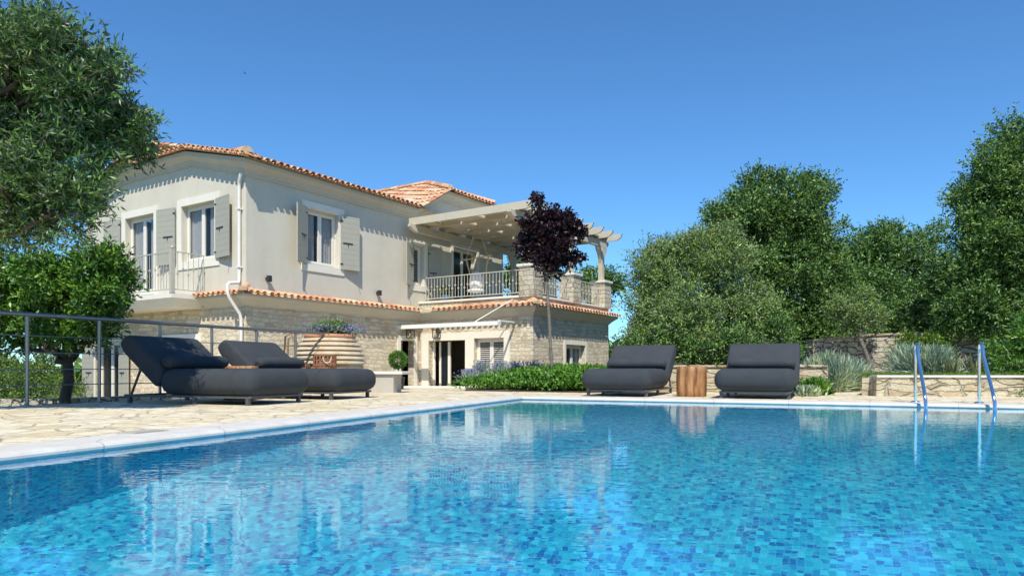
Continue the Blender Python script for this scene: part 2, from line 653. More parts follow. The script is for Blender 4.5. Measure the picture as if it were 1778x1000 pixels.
def poly_sheet(name, polys, mat, kind=None, z=0):
    m = MB()
    for p in polys:
        m.add([(x, y, z) for x, y in p], [tuple(range(len(p)))])
    o = m.build(name, mat)
    if kind:
        o['kind'] = kind
    return o


# ------------------------------------------------------------------ ground
def sm(a, b, x):
    t = min(1, max(0, (x - a) / (b - a)))
    return t * t * (3 - 2 * t)


def ground_h(x, y):
    h = -.80
    up = sm(.6, 2.6, x - .15 * max(0, y - 14)) * sm(11.5, 12.6, y)
    # garden climbs behind the field wall on the right
    h = h + .78 * up
    h += 1.1 * sm(20, 27, y + .35 * (x - 10)) * sm(6, 10, x)
    far = math.hypot(x, y)
    h += .35 * math.sin(x * .05 + 1) * math.sin(y * .04) * sm(30, 80, far)
    return h


def make_ground():
    def axis(lo, hi, fine_lo, fine_hi, step):
        a = list(np.arange(fine_lo, fine_hi + .01, step))
        out, d = [], step
        x = fine_lo
        while x > lo:
            d *= 1.35
            x -= d
            out.insert(0, x)
        up, d, x = [], step, a[-1]
        while x < hi:
            d *= 1.35
            x += d
            up.append(x)
        return out + a + up
    xs = axis(-900, 900, -20, 30, .5)
    ys = axis(-300, 1500, -6, 40, .5)
    m = MB()
    vs = [(x, y, ground_h(x, y)) for y in ys for x in xs]
    nx = len(xs)
    fs = []
    for j in range(len(ys) - 1):
        for i in range(nx - 1):
            cx, cy = (xs[i] + xs[i + 1]) / 2, (ys[j] + ys[j + 1]) / 2
            # pit for the pool (the deck covers it)
            if -10 < cx < 13 and -6 < cy < 11.4 and cx > -7 + (cy - 3) * .45 + .3:
                continue
            fs.append((j * nx + i, j * nx + i + 1, (j + 1) * nx + i + 1, (j + 1) * nx + i))
    m.add(vs, fs, True)
    m.build('ground', 'dry_grass')['kind'] = 'structure'


make_ground()

# ------------------------------------------------------------------ pool and deck
PC = Vector((.13, 11.25))                   # far left corner of the water
PD = Vector((-.352, -.936)).normalized()    # along the left edge, towards the viewer
QD = Vector((.913, -.408)).normalized()     # along the far edge, to the right
P1 = PC + PD * 16.0
P2 = PC + QD * 10.5
P3 = P2 + PD * 13.5
WZ = -.042


def quad_uv(name, quads, mat):
    """quads: (4 points, 4 uvs)"""
    me = bpy.data.meshes.new(name)
    vs, fs, uvs = [], [], []
    for p, u in quads:
        k = len(vs)
        vs += p
        fs.append(tuple(range(k, k + len(p))))
        uvs += u
    me.from_pydata(vs, [], fs)
    l = me.uv_layers.new(name='UVMap')
    for i, u in enumerate(uvs):
        l.data[i].uv = u
    me.materials.append(MAT[mat])
    o = bpy.data.objects.new(name, me)
    C.objects.link(o)
    return o


def pool_uv(p):
    d = Vector((p[0], p[1])) - PC
    return (d.dot(QD), d.dot(PD))


def depth_at(p):
    v = (Vector((p[0], p[1])) - PC).dot(PD)
    return -1.25 - .75 * sm(4.5, 9.5, v)


rings = []
for v in (0, 2.25, 4.5, 5.5, 6.5, 7.5, 8.5, 9.5, 11, 13.5):
    a = PC + PD * v
    b = P2 + PD * v
    rings.append((a, b, v))
fq = []
for (a, b, v), (a2, b2, v2) in zip(rings, rings[1:]):
    pts = [(*a2, depth_at(a2)), (*b2, depth_at(b2)), (*b, depth_at(b)), (*a, depth_at(a))]
    fq.append((pts, [pool_uv(p) for p in pts]))
    for s0, s1 in ((a, a2), (b, b2)):       # side walls
        L = (s1 - s0).length
        w0 = (s0 - PC).dot(PD)
        pts = [(*s0, 0), (*s1, 0), (*s1, depth_at(s1)), (*s0, depth_at(s0))]
        fq.append((pts, [(w0, 0), (w0 + L, 0), (w0 + L, depth_at(s1)), (w0, depth_at(s0))]))
for e0, e1, dz in ((PC, P2, -1.25), (PC + PD * 13.5, P3, -2.0)):
    L = (e1 - e0).length
    pts = [(*e0, 0), (*e1, 0), (*e1, dz), (*e0, dz)]
    fq.append((pts, [(0, 0), (L, 0), (L, dz), (0, dz)]))
pool_shell = quad_uv('pool_basin', fq, 'pool_mosaic')
pool_shell['kind'] = 'structure'
pool_shell.cycles.is_caustics_receiver = True

wq = [(*(PC + PD * 13.5), WZ), (*P3, WZ), (*P2, WZ), (*PC, WZ)]
m = MB().add(wq, [(0, 1, 2, 3)], True)
water = m.build('water', 'water')
water['kind'] = 'structure'
water.cycles.is_caustics_caster = True


def coping():
    # rounded nosing swept round the pool edge; profile (outward offset, z)
    prof = [(-.02, -.06), (-.042, -.045), (-.052, -.03), (-.05, -.016), (-.036, -.003), (-.014, .004), (.012, .006), (.36, .006), (.36, -.08)]
    path = [(PC + PD * 13.5, None), (PC, None), (P2, None), (P3, None), (PC + PD * 13.5, None)]
    pts = [p for p, _ in path]
    quads = []
    outs = [-QD, -PD, QD, PD]
    n = 4
    for i in range(4):
        a, b = pts[i], pts[i + 1]
        L = (b - a).length
        o = outs[i]
        prev, nxt = outs[i - 1], outs[(i + 1) % n]

        def P(pt, off, z, other):
            q = pt + o * off + other * off
            return (q.x, q.y, z)
        for (o0, z0), (o1, z1) in zip(prof, prof[1:]):
            p = [P(a, o0, z0, prev), P(b, o0, z0, nxt), P(b, o1, z1, nxt), P(a, o1, z1, prev)]
            quads.append((p, [(0, o0), (L, o0), (L, o1), (0, o1)]))
    ob = quad_uv('pool_coping', quads, 'coping_stone')
    ob.data.polygons.foreach_set('use_smooth', [True] * len(ob.data.polygons))
    ob['kind'] = 'structure'


coping()
# deck polygons round the coping
RD = Vector((.449, .893))
RA = Vector((-6.05, 8.1))


def rail_pt(y):
    return RA + RD * ((y - RA.y) / RD.y)


ce = .355
cPC = PC - PD * ce - QD * ce
cP1 = PC + PD * (13.5 + ce) - QD * ce
cP2 = P2 - PD * ce + QD * ce
cP3 = P3 + PD * ce + QD * ce
o1 = rail_pt(-3.5) - Vector((.15, 0))
o2 = rail_pt(13.0) - Vector((.15, 0))
deck_polys = [
    [tuple(cP1), tuple(cPC), (-2.2, 16.9), (-5.1, 16.3), (-5.4, 14.0), tuple(o2), tuple(o1)],
    [tuple(cPC), tuple(cP2), (20, 11.5), (20, 30), (12.5, 30), (5.35, 13.4), (1.9, 14.6), (-.6, 15.4), (-.6, 16.9), (-2.2, 16.9)],
    [tuple(cP2), tuple(cP3), (20, -4), (20, 11.5)],
    [tuple(cP1), tuple(o1), (-10, -8), (20, -8), (20, -4), tuple(cP3)],
]
md = MB()
for p in deck_polys:
    n = len(p)
    # top sheet and a skirt hanging down to the lower ground
    md.add([(x, y, 0) for x, y in p], [tuple(range(n))])
for a, b in (((-5.1, 16.3), (-2.2, 16.9)), ((-5.4, 14.0), (-5.1, 16.3)), (tuple(o2), (-5.4, 14.0)), (tuple(o1), tuple(o2)), ((-2.2, 16.9), (-.6, 16.9))):
    md.add([(*a, 0), (*b, 0), (*b, -1.0), (*a, -1.0)], [(0, 1, 2, 3)])
bm = bmesh.new()
me = bpy.data.meshes.new('deck')
me.from_pydata(md.v, [], md.f)
bm.from_mesh(me)
bmesh.ops.triangulate(bm, faces=[f for f in bm.faces if len(f.verts) > 4])
bmesh.ops.recalc_face_normals(bm, faces=bm.faces)
bm.to_mesh(me)
bm.free()
me.materials.append(MAT['travertine'])
deck = bpy.data.objects.new('deck', me)
C.objects.link(deck)
deck['kind'] = 'structure'
# lower paving in front of the house
lp = poly_sheet('lower_paving', [[(-16, 15), (-5.0, 13.5), (.8, 17.2), (.8, 24.5), (-4, 26), (-12, 22)]], 'travertine', 'structure', -.74)
# pale kerb at the far edge of the deck
kb = MB().box(-2.9, -.62, 16.55, 16.85, -.06, .035).build('deck_kerb', 'trim')
kb['kind'] = 'structure'

# ------------------------------------------------------------------ the house (local frame: x along the long wall, y along the left wall)
HK = (-6.84, 18.0, 0)
HR = math.atan2(.8387, .5446)
house = thing('house', 'two storey cream villa with terracotta tile roof, stone ground floor and grey green shutters', 'house', HK, HR)
ZG = -.85
Z1, ZU = 2.42, 5.5
EX = 8.1      # length of the left wall
LX = 11.9     # length of the long wall
IX, WY, DX = 6.8, -4.5, 12.15   # inner corner, wing front, wing end


def wall_holes(axis, c, u0, u1, z0, z1, holes, depth, outward, ztop=None):
    """flat wall with rectangular holes and reveals. axis 'x': wall runs along x at y=c; outward = +-1 side it faces"""
    m = MB()
    us = sorted({u0, u1, *[h[0] for h in holes], *[h[1] for h in holes]})
    zs = sorted({z0, z1, *[h[2] for h in holes], *[h[3] for h in holes]})

    def P(u, z, off=0):
        d = c - outward * off
        return (u, d, z) if axis == 'x' else (d, u, z)
    for a, b in zip(us, us[1:]):
        for e, g in zip(zs, zs[1:]):
            mu, mz = (a + b) / 2, (e + g) / 2
            if any(h[0] < mu < h[1] and h[2] < mz < h[3] for h in holes):
                continue
            m.add([P(a, e), P(b, e), P(b, g), P(a, g)], [(0, 1, 2, 3)])
    for (a, b, e, g) in holes:
        for (p, q) in (((a, e), (b, e)), ((b, e), (b, g)), ((b, g), (a, g)), ((a, g), (a, e))):
            m.add([P(*p), P(*q), P(*q, depth), P(*p, depth)], [(0, 1, 2, 3)])
    if ztop:
        n = len(ztop)
        m.add([P(u, z) for u, z in ztop], [tuple(range(n))])
    return m


RV = .24
# openings (u0,u1,z0,z1)
A_UP = [(1.30, 2.83, 3.40, 4.96), (4.21, 5.75, 2.60, 4.96)]
A_LO = [(2.15, 3.6, -.05, 1.15), (6.1, 7.5, -.72, 1.30)]
B_UP = [(1.98, 3.16, 3.40, 4.96), (6.48, 7.02, 3.25, 4.60), (8.65, 10.1, 2.62, 4.85)]
B_LO = [(5.85, 6.50, -.85, 1.38)]
C_LO = [(-1.95, -.42, -.85, 1.38), (-3.45, -2.30, .35, 1.42)]   # y values
D_LO = [(8.85, 10.25, -.2, 1.25)]
wall_holes('y', 0, 0, EX, Z1 - .1, ZU, A_UP, RV, -1,
           ztop=[(0, ZU), (EX, ZU), (EX - 2.3, ZU + .58), (2.32, ZU + .58)]).build('upper_wall', 'stucco', house)
wall_holes('x', 0, 0, LX, Z1 - .1, ZU, B_UP, RV, -1,
           ztop=[(6.4, ZU), (LX + .1, ZU), (10.6, ZU + .98), (7.95, ZU + .95)]).build('upper_wall', 'stucco', house)
wall_holes('y', 0, 0, EX, ZG, Z1 - .1, A_LO, RV, -1).build('stone_wall', 'stone_wall', house)
wall_holes('x', 0, 0, IX, ZG, Z1 - .1, B_LO, RV, -1).build('stone_wall', 'stone_wall', house)
wall_holes('y', IX, WY, 0, ZG, Z1 + .22, C_LO, RV, -1).build('stone_wall', 'stone_wall', house)
wall_holes('x', WY, IX, DX, ZG, Z1 + .22, D_LO, RV, -1).build('stone_wall', 'stone_wall', house)
# back and side walls closing the volume
bw = MB()
bw.add([(0, EX, ZG), (LX, EX, ZG), (LX, EX, ZU), (0, EX, ZU)], [(0, 1, 2, 3)])
bw.add([(LX, 0, Z1), (LX, EX, Z1), (LX, EX, ZU), (LX, 0, ZU)], [(0, 1, 2, 3)])
bw.add([(LX, 0, ZG), (LX, EX, ZG), (LX, EX, Z1), (LX, 0, Z1)], [(0, 1, 2, 3)])
bw.add([(DX, WY, ZG), (DX, 0, ZG), (DX, 0, Z1 + .2), (DX, WY, Z1 + .2)], [(0, 1, 2, 3)])
bw.add([(LX, 0, ZG), (DX, 0, ZG), (DX, 0, Z1 + .2), (LX, 0, Z1 + .2)], [(0, 1, 2, 3)])
bw.build('rear_wall', 'stucco', house)
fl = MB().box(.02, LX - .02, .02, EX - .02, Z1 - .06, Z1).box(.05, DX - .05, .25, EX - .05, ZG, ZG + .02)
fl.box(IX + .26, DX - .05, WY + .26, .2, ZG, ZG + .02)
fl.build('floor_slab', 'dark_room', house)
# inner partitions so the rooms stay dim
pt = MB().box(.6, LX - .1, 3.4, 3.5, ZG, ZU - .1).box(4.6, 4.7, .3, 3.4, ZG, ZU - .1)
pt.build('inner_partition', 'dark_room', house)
# terrace deck on the wing
tr = MB().box(IX + .02, DX - .02, WY + .02, -.003, Z1, Z1 + .18)
tr.build('terrace_floor', 'trim', house)
cp = MB()
cp.box(IX - .05, IX + .30, WY - .05, -.003, Z1 + .221, Z1 + .285)
cp.box(IX + .302, DX + .05, WY - .05, WY + .30, Z1 + .221, Z1 + .285)
cp.box(DX - .30, DX + .05, WY + .302, -.003, Z1 + .221, Z1 + .285)
cp.build('terrace_coping', 'casing', house)


def sweep(path, prof, name, mat, parent):
    """path: (x, y, z, (ox, oy)); prof: (outward, z)"""
    m = MB()
    n = len(prof)
    vs = []
    for x, y, z, (ox, oy) in path:
        for o, dz in prof:
            vs.append((x + ox * o, y + oy * o, z + dz))
    fs = []
    for i in range(len(path) - 1):
        for k in range(n - 1):
            fs.append((i * n + k, i * n + k + 1, (i + 1) * n + k + 1, (i + 1) * n + k))
    m.add(vs, fs)
    m.add(vs[:n], [tuple(range(n))])
    m.add(vs[-n:], [tuple(range(n))])
    return m.build(name, mat, parent)


UPROF = [(0, -.09), (.05, -.09), (.055, -.03), (.085, -.02), (.10, .05), (.17, .09), (.235, .13), (.26, .16), (.265, .27), (0, .27)]
sweep([(0, EX, ZU, (-.95, 0)), (0, EX - 2.3, ZU + .60, (-.95, 0)), (0, 2.32, ZU + .60, (-.95, 0)), (0, 0, ZU, (-.95, -1)),
       (6.4, 0, ZU, (0, -1)), (7.95, 0, ZU + .92, (0, -1)), (10.6, 0, ZU + .92, (0, -1)), (LX, 0, ZU + .1, (1, -1)), (LX, EX, ZU, (1, 1))],
      UPROF, 'cornice', 'cornice', house)
LPROF = [(0, -.26), (.03, -.26), (.05, -.22), (.10, -.17), (.18, -.10), (.24, -.06), (.265, -.03), (.27, .03), (0, .03)]
sweep([(0, 1.72, 2.33, (-1, 0)), (0, 0, 2.33, (-1, -1)), (IX, 0, 2.33, (-1, -1)), (IX, WY, 2.33, (-1, -1)), (DX, WY, 2.33, (1, -1)), (DX, 0, 2.33, (1, 0))],
      LPROF, 'cornice', 'cornice', house)
rnd = random.Random(5)


def tile_field(m, eave0, udir, length, updir, slope_len, rise, lim, sp=.215, course=.36, r=.082):
    """barrel tiles: eave0 = start of the eave, udir along it, updir up the slope in plan, rise per metre"""
    u, w = Vector(udir).normalized(), Vector(updir).normalized()
    nrm = Vector((-w.x * rise, -w.y * rise, 1)).normalized()
    up = Vector((w.x, w.y, rise)).normalized()
    k = math.sqrt(1 + rise * rise)
    n = int(length / sp)
    for i in range(n + 1):
        uc = i * sp + rnd.uniform(-.006, .006)
        v0, v1 = lim(uc)
        if v1 - v0 < .08:
            continue
        # cover tiles
        v = v0
        while v < v1:
            e = min(v + course + .04, v1)
            L = (e - v) * k
            base = Vector(eave0) + u * uc + up * (v * k) + nrm * (.012 + rnd.uniform(0, .008)) + u * rnd.uniform(-.006, .006)
            r0, r1 = r * 1.06, r * .9
            vs = []
            for (rr, d, lift) in ((r0, 0, .022), (r1, L, 0.0)):
                for a in range(6):
                    t = math.pi * a / 5
                    vs.append(base + up * d + u * (math.cos(t) * rr) + nrm * (math.sin(t) * rr * .95 + lift))
            fs = [(a, a + 1, 7 + a, 6 + a) for a in range(5)]
            m.add(vs, fs, True)
            if v == v0:        # thickness of the lowest tile
                vs2 = vs[:6] + [base + u * (math.cos(math.pi * a / 5) * (r0 - .016)) + nrm * (math.sin(math.pi * a / 5) * (r0 - .016) * .95 + .022) for a in range(6)]
                m.add(vs2, [(a + 1, a, 6 + a, 7 + a) for a in range(5)])
            v += course
        # pan tile between
        v0b, v1b = lim(uc + sp / 2)
        base = Vector(eave0) + u * (uc + sp / 2) + up * ((v0b - .03) * k)
        L = (v1b - v0b) * k
        if L > .1:
            vs = []
            for d in (0, L):
                for a in range(5):
                    t = math.pi * a / 4
                    vs.append(base + up * d + u * (math.cos(t) * r * .95) - nrm * (math.sin(t) * r * .5 - .035))
            m.add(vs, [(a, a + 1, 6 + a, 5 + a) for a in range(4)], True)


EH = ZU + .27     # underside of the eave tiles
RS = .24
rt = MB()
# long wall: eave x from 0 to 6.4 at y=-.42
tile_field(rt, (-.32, -.42, EH), (1, 0, 0), 6.7, (0, 1, 0), 4, RS, lambda u: (0, min(4.4, 4.4)))
# left wall: rake + clipped hip
tile_field(rt, (-.40, 2.32 - .1, EH + .60), (0, 1, 0), 3.6, (1, 0, 0), 3, RS, lambda u: (0, max(0, min(1.7, u + .1, 3.6 - u + .1))))
tile_field(rt, (-.40, EX + .4, EH), (1, 0, 0), 12.0, (0, -1, 0), 4, RS, lambda u: (0, 4.4))
# rake edge tiles on the left wall running up from the corner
tile_field(rt, (-.40, -.42, EH), (0, 1, RS * 1.03), 2.75, (1, 0, 0), 1, .05, lambda u: (0, .5))
tile_field(rt, (-.40, EX + .4, EH), (0, -1, RS * 1.03), 2.75, (1, 0, 0), 1, .05, lambda u: (0, .5))
# cross wing roof: left slope, front hip, right slope
CR, HH = 7.5, .58
ridge_x = 9.33
wl = ridge_x - 6.4


def lim_left(u):       # u = distance back from the front edge, v = distance up from the low edge (plan)
    v1 = wl
    if u < 2.15:
        v1 = min(v1, 1.55 + (wl - 1.55) * u / 2.15)
    v0 = 0 if u < .6 else min(wl, (u - .6) * RS / HH * .98)
    return (v0, v1)


tile_field(rt, (6.4, -.42, EH), (0, 1, 0), 5.5, (1, 0, 0), 2.9, HH, lim_left)


def lim_right(u):
    v0, v1 = lim_left(u)
    return (v0, v1)


tile_field(rt, (12.3, -.42, EH), (0, 1, 0), 5.5, (-1, 0, 0), 2.9, HH, lim_right)


def lim_front(u):
    w2 = 2.76
    return (0, max(0, min(u, w2 - u)) * 2.15 / (w2 / 2))


tile_field(rt, (7.95, -.42, EH + .90), (1, 0, 0), 2.76, (0, 1, 0), 2.15, .36, lim_front)
rt.build('roof_tiles', 'roof_tile', house)
# solid roof deck under the tiles
rd = MB()
e = EH - .01
yr = (EX - .0) / 2
zr = e + RS * (yr + .42)
rd.add([(-.2, -.4, e), (6.45, -.4, e), (12.2, -.4, e), (12.2, yr, zr), (1.5, yr, zr), (-.2, 2.32, e + .6), (-.2, EX - 2.3, e + .6), (12.2, EX + .4, e), (-.2, EX + .4, e)],
       [(0, 1, 2, 3, 4, 5), (5, 4, 6), (8, 6, 4, 3, 7)])
rd.add([(6.42, -.4, e - .01), (7.95, -.4, e + .88), (ridge_x, 1.75, e + .88 + .36 * 2.15), (ridge_x, 4.6, e + .88 + .36 * 2.15), (6.42, 3.0, e + .4),
        (10.7, -.4, e + .88), (12.28, -.4, e - .01), (12.28, 3.0, e + .4)],
       [(0, 1, 2, 3, 4), (1, 5, 2), (5, 6, 7, 3, 2)])
rd.build('roof_deck', 'cornice', house)
# ridge and hip caps
rc = MB()


def caps(m, p, q, r=.11, L=.36):
    p, q = Vector(p), Vector(q)
    d = q - p
    n = max(1, int(d.length / L))
    for i in range(n):
        a = p + d * (i / n)
        b = p + d * ((i + 1.12) / n)
        dd = (b - a).normalized()
        s = dd.cross(Vector((0, 0, 1))).normalized()
        u = s.cross(dd).normalized()
        vs = []
        for (c, rr) in ((a, r * 1.1), (b, r * .92)):
            for k in range(7):
                t = math.pi * k / 6
                vs.append(c + s * math.cos(t) * rr + u * (math.sin(t) * rr))
        m.add(vs, [(k, k + 1, 8 + k, 7 + k) for k in range(6)], True)
        m.add(vs[:7], [tuple(range(7))])


zt = EH + .09
rc = MB()
caps(rc, (-.30, -.46, zt + .01), (1.6, yr, zr + .10), .135)
rc.build('ridge_cap', 'roof_tile', house)
rc = MB()
caps(rc, (-.22, 2.3, zt + .60), (1.5, yr, zr + .1))
rc.build('ridge_cap', 'roof_tile', house)
rc = MB()
caps(rc, (7.95, -.42, zt + .90), (ridge_x, 1.75, zt + .9 + .36 * 2.15))
rc.build('ridge_cap', 'roof_tile', house)
rc = MB()
caps(rc, (10.71, -.42, zt + .90), (ridge_x, 1.75, zt + .9 + .36 * 2.15))
rc.build('ridge_cap', 'roof_tile', house)
rc = MB()
caps(rc, (ridge_x, 1.75, zt + .9 + .36 * 2.15), (ridge_x, 5.0, zt + .9 + .36 * 2.15))
rc.build('ridge_cap', 'roof_tile', house)
# skirt roof tiles over the ground floor
SE = 2.35
sk = MB()
tile_field(sk, (-.36, -.36, SE), (1, 0, 0), 6.8, (0, 1, 0), .5, .34, lambda u: (0, min(.36, max(0, u))), r=.066)
sk.build('skirt_roof_tiles', 'roof_tile', house)
sk = MB()
tile_field(sk, (-.36, -.25, SE), (0, 1, 0), 1.95, (1, 0, 0), .5, .34, lambda u: (0, .36), r=.066)
sk.build('skirt_roof_tiles', 'roof_tile', house)
sk = MB()
tile_field(sk, (IX - .36, WY - .30, SE), (0, 1, 0), 4.0, (1, 0, 0), .5, .34, lambda u: (0, .36), r=.066)
sk.build('skirt_roof_tiles', 'roof_tile', house)
sk = MB()
tile_field(sk, (IX - .30, WY - .36, SE), (1, 0, 0), DX - IX + .5, (0, 1, 0), .5, .34, lambda u: (0, .36), r=.066)
sk.build('skirt_roof_tiles', 'roof_tile', house)
sk = MB()
caps(sk, (-.40, -.40, SE + .06), (0, 0, SE + .22), .10, .3)
sk.build('corner_cap', 'roof_tile', house)
sk = MB()
caps(sk, (IX - .38, WY - .38, SE + .03), (IX, WY, SE + .20), .09, .3)
sk.build('corner_cap', 'roof_tile', house)


def frame_box(axis, c, outward, a, b, e, g, w, off, th, sides='lrtb'):
    """a rectangular ring in the wall plane: off = distance outward of its outer face, th thickness"""
    m = MB()

    def bx(u0, u1, z0, z1):
        y0, y1 = sorted((c + outward * off, c + outward * (off - th)))
        if axis == 'x':
            m.box(u0, u1, y0, y1, z0, z1)
        else:
            m.box(y0, y1, u0, u1, z0, z1)
    if 'l' in sides:
        bx(a - w, a, e, g)
    if 'r' in sides:
        bx(b, b + w, e, g)
    if 't' in sides:
        bx(a - w, b + w, g, g + w)
    if 'b' in sides:
        bx(a - w, b + w, e - w, e)
    return m


def window(axis, c, outward, hole, kind='casement', casing=.2, door=False, curtain=True, name='window'):
    a, b, e, g = hole
    par = frame_box(axis, c, outward, a, b, e, g, casing, .03, .028, 'lrt' if door else 'lrtb').build(name + '_casing' if name == 'window' else 'door_casing', 'casing', house)
    d = -.16       # plane of the sashes, inside the reveal

    def P(u0, u1, o0, o1, z0, z1, m):
        y0, y1 = sorted((c + outward * o0, c + outward * o1))
        if axis == 'x':
            m.box(u0, u1, y0, y1, z0, z1)
        else:
            m.box(y0, y1, u0, u1, z0, z1)
    fr = MB()
    t = .055
    P(a, a + t, d, d - .06, e, g, fr)
    P(b - t, b, d, d - .06, e, g, fr)
    P(a + t, b - t, d, d - .06, g - t, g, fr)
    P(a + t, b - t, d, d - .06, e, e + t, fr)
    mid = (a + b) / 2
    w = b - a
    leaves = 2 if w > .8 else 1
    segs = [(a + t, mid), (mid, b - t)] if leaves == 2 else [(a + t, b - t)]
    for (p, q) in segs:
        s = .065
        P(p + .004, p + s, d + .015, d - .035, e + t, g - t, fr)
        P(q - s, q - .004, d + .015, d - .035, e + t, g - t, fr)
        P(p + s, q - s, d + .015, d - .035, g - t - s, g - t, fr)
        P(p + s, q - s, d + .015, d - .035, e + t, e + t + s * (2.2 if door else 1), fr)
    f = fr.build('window_frame', 'window_frame_paint', par)
    gl = MB()
    P(a + t, b - t, d - .012, d - .018, e + t, g - t, gl)
    gl.build('pane', 'glass', par)
    if kind == 'louvre':
        lv = MB()
        z = e + t + .07
        while z < g - t - .08:
            for (p, q) in segs:
                x0, x1 = p + .065, q - .065
                o0, o1 = d + .0, d - .04
                y0, y1 = c + outward * o0, c + outward * o1
                vs = [(x0, y0, z), (x1, y0, z), (x1, y1, z + .035), (x0, y1, z + .035)]
                if axis == 'y':
                    vs = [(y, x, zz) for x, y, zz in vs]
                lv.add(vs, [(0, 1, 2, 3)])
            z += .062
        lv.build('louvre', 'window_frame_paint', par)
    elif curtain:
        cu = MB()
        n = 40
        vs = []
        for i in range(n + 1):
            u = a + t + (b - a - 2 * t) * i / n
            gap = abs(i / n - .5)
            o = d - .085 + .022 * math.sin(i * 1.9) + .012 * math.sin(i * .7)
            y = c + outward * o
            for z in (e + .04, g - .06):
                vs.append((u, y, z) if axis == 'x' else (y, u, z))
        cu.add(vs, [(2 * i, 2 * i + 2, 2 * i + 3, 2 * i + 1) for i in range(n) if abs((i + .5) / n - .5) > .10], True)
        cu.build('curtain', 'curtain', par)
    return par


def shutter(axis, c, outward, hinge, width, z0, z1, ang, label=None):
    """hinge at u=hinge; width signed: direction it lies along the wall; ang = opening off the wall in degrees"""
    m = MB()
    L = abs(width)
    sg = 1 if width > 0 else -1
    for i in range(int((z1 - z0) / .155) + 1):
        a0 = z0 + i * .155
        a1 = min(z1, a0 + .151)
        if a1 - a0 > .02:
            m.box(0, L, -.018, .018, a0, a1)
    m.box(.006, L - .006, -.012, .012, z0, z1)
    o = m.build('shutter', 'shutter_paint', house)
    h = MB().box(L * .10, L * .62, .0215, .030, (z0 + z1) / 2 - .035, (z0 + z1) / 2 + .005)
    h.beam((L * .36, .0295, (z0 + z1) / 2 - .03), (L * .37, .034, (z0 + z1) / 2 - .11), .015, .012)
    hg = [MB().box(-.03, .06, .0215, .030, zz - .02, zz + .02) for zz in (z0 + .16, z1 - .16)]
    hk = MB().tube([(L * .82, .0, z0 - .005), (L * .84, .06, z0 - .10)], .012, 6)
    # local frame: x along the shutter, y outward from the wall
    off = .045
    if axis == 'x':
        ux = Vector((sg, 0, 0))
        on = Vector((0, outward, 0))
        org = Vector((hinge, c + outward * off, 0))
    else:
        ux = Vector((0, sg, 0))
        on = Vector((outward, 0, 0))
        org = Vector((c + outward * off, hinge, 0))
    a = R(ang)
    X = ux * math.cos(a) + on * math.sin(a)
    Y = -ux * math.sin(a) + on * math.cos(a)
    M = Matrix(((X.x, Y.x, 0, org.x), (X.y, Y.y, 0, org.y), (0, 0, 1, 0), (0, 0, 0, 1)))
    o.matrix_local = M
    h.build('latch', 'black_iron', o)
    for q in hg:
        q.build('hinge', 'black_iron', o)
    hk.build('hook', 'black_iron', o)
    return o


for i, hl in enumerate(A_UP):
    window('y', 0, -1, hl, door=(i == 1), name='window')
window('y', 0, -1, A_LO[0], casing=.22)
window('y', 0, -1, A_LO[1], casing=.12, curtain=False)
window('x', 0, -1, B_UP[0], casing=.2)
window('x', 0, -1, B_UP[1], kind='louvre', casing=.18)
window('x', 0, -1, B_UP[2], door=True, curtain=False, casing=.14)
window('y', IX, -1, C_LO[1], kind='louvre', casing=.22)
window('x', WY, -1, D_LO[0], casing=.13)
# shutters: (axis, c, outward, hinge, width, z0, z1, angle)
shutter('y', 0, -1, 1.22, -.74, 3.38, 4.97, 9)
shutter('y', 0, -1, 3.10, .74, 3.38, 4.97, 8)
shutter('y', 0, -1, 5.98, .74, 2.62, 4.97, 8)
shutter('x', 0, -1, 1.93, -.62, 3.38, 4.97, 26)
shutter('x', 0, -1, 3.21, .62, 3.38, 4.97, 14)
shutter('x', 0, -1, 6.44, -.52, 3.22, 4.62, 16)
shutter('x', 0, -1, 7.22, .52, 2.95, 4.55, 20)
shutter('y', 0, -1, 6.02, -.60, -.6, 1.28, 6)
shutter('y', 0, -1, 7.58, .55, -.6, 1.28, 6)

# doors on the ground floor
dc = frame_box('x', 0, -1, 5.85, 6.50, -.85, 1.38, .16, .03, .028, 'lrt').build('door_casing', 'casing', house)
MB().box(5.88, 6.14, .17, .21, -.84, 1.36).build('door', 'branch_wood', dc)
pl = MB()   # plastered surround of the open door and the louvred window on the wing
pl.box(IX - .032, IX - .003, -.42, -.12, ZG, 1.62)
pl.box(IX - .032, IX - .003, -2.28, -1.95, ZG, 1.62)
pl.box(IX - .032, IX - .003, -1.95, -.42, 1.38, 1.62)
dc2 = pl.build('door_casing', 'casing', house)
lg = MB().box(IX + .20, IX + .25, -.50, -.42, ZG, 1.36).box(IX + .28, IX + .33, -.70, -.63, ZG, 1.35).box(IX + .28, IX + .33, -1.10, -1.0, ZG, 1.35).box(IX + .281, IX + .329, -1.0, -.70, ZG, ZG + .12)
lg.build('door', 'window_frame_paint', dc2)
MB().box(IX + .30, IX + .31, -1.0, -.70, ZG + .12, 1.33).build('pane', 'glass', dc2)
# sills and lintel bands
for q in ((-.06, .0, 2.0, 3.75, 1.16, 1.40), (-.07, -.003, 2.05, 3.7, -.14, -.06), (IX - .09, IX - .003, -3.6, -2.15, .26, .345)):
    MB().box(*q).build('lintel_band' if q[5] > 1 else 'window_sill', 'trim', house)

# balcony
bal = MB()
bal.box(-.97, -.002, 1.72, 7.0, 2.30, 2.42)
bal.add([(-.93, 1.76, 2.30), (-.93, 7.0, 2.30), (-.002, 7.0, 2.30), (-.002, 1.76, 2.30), (-.78, 1.92, 2.08), (-.78, 7.0, 2.08), (-.002, 7.0, 2.08), (-.002, 1.92, 2.08)],
        [(0, 1, 5, 4), (4, 5, 6, 7), (0, 4, 7, 3), (1, 2, 6, 5)])
balc = bal.build('balcony', 'trim', house)


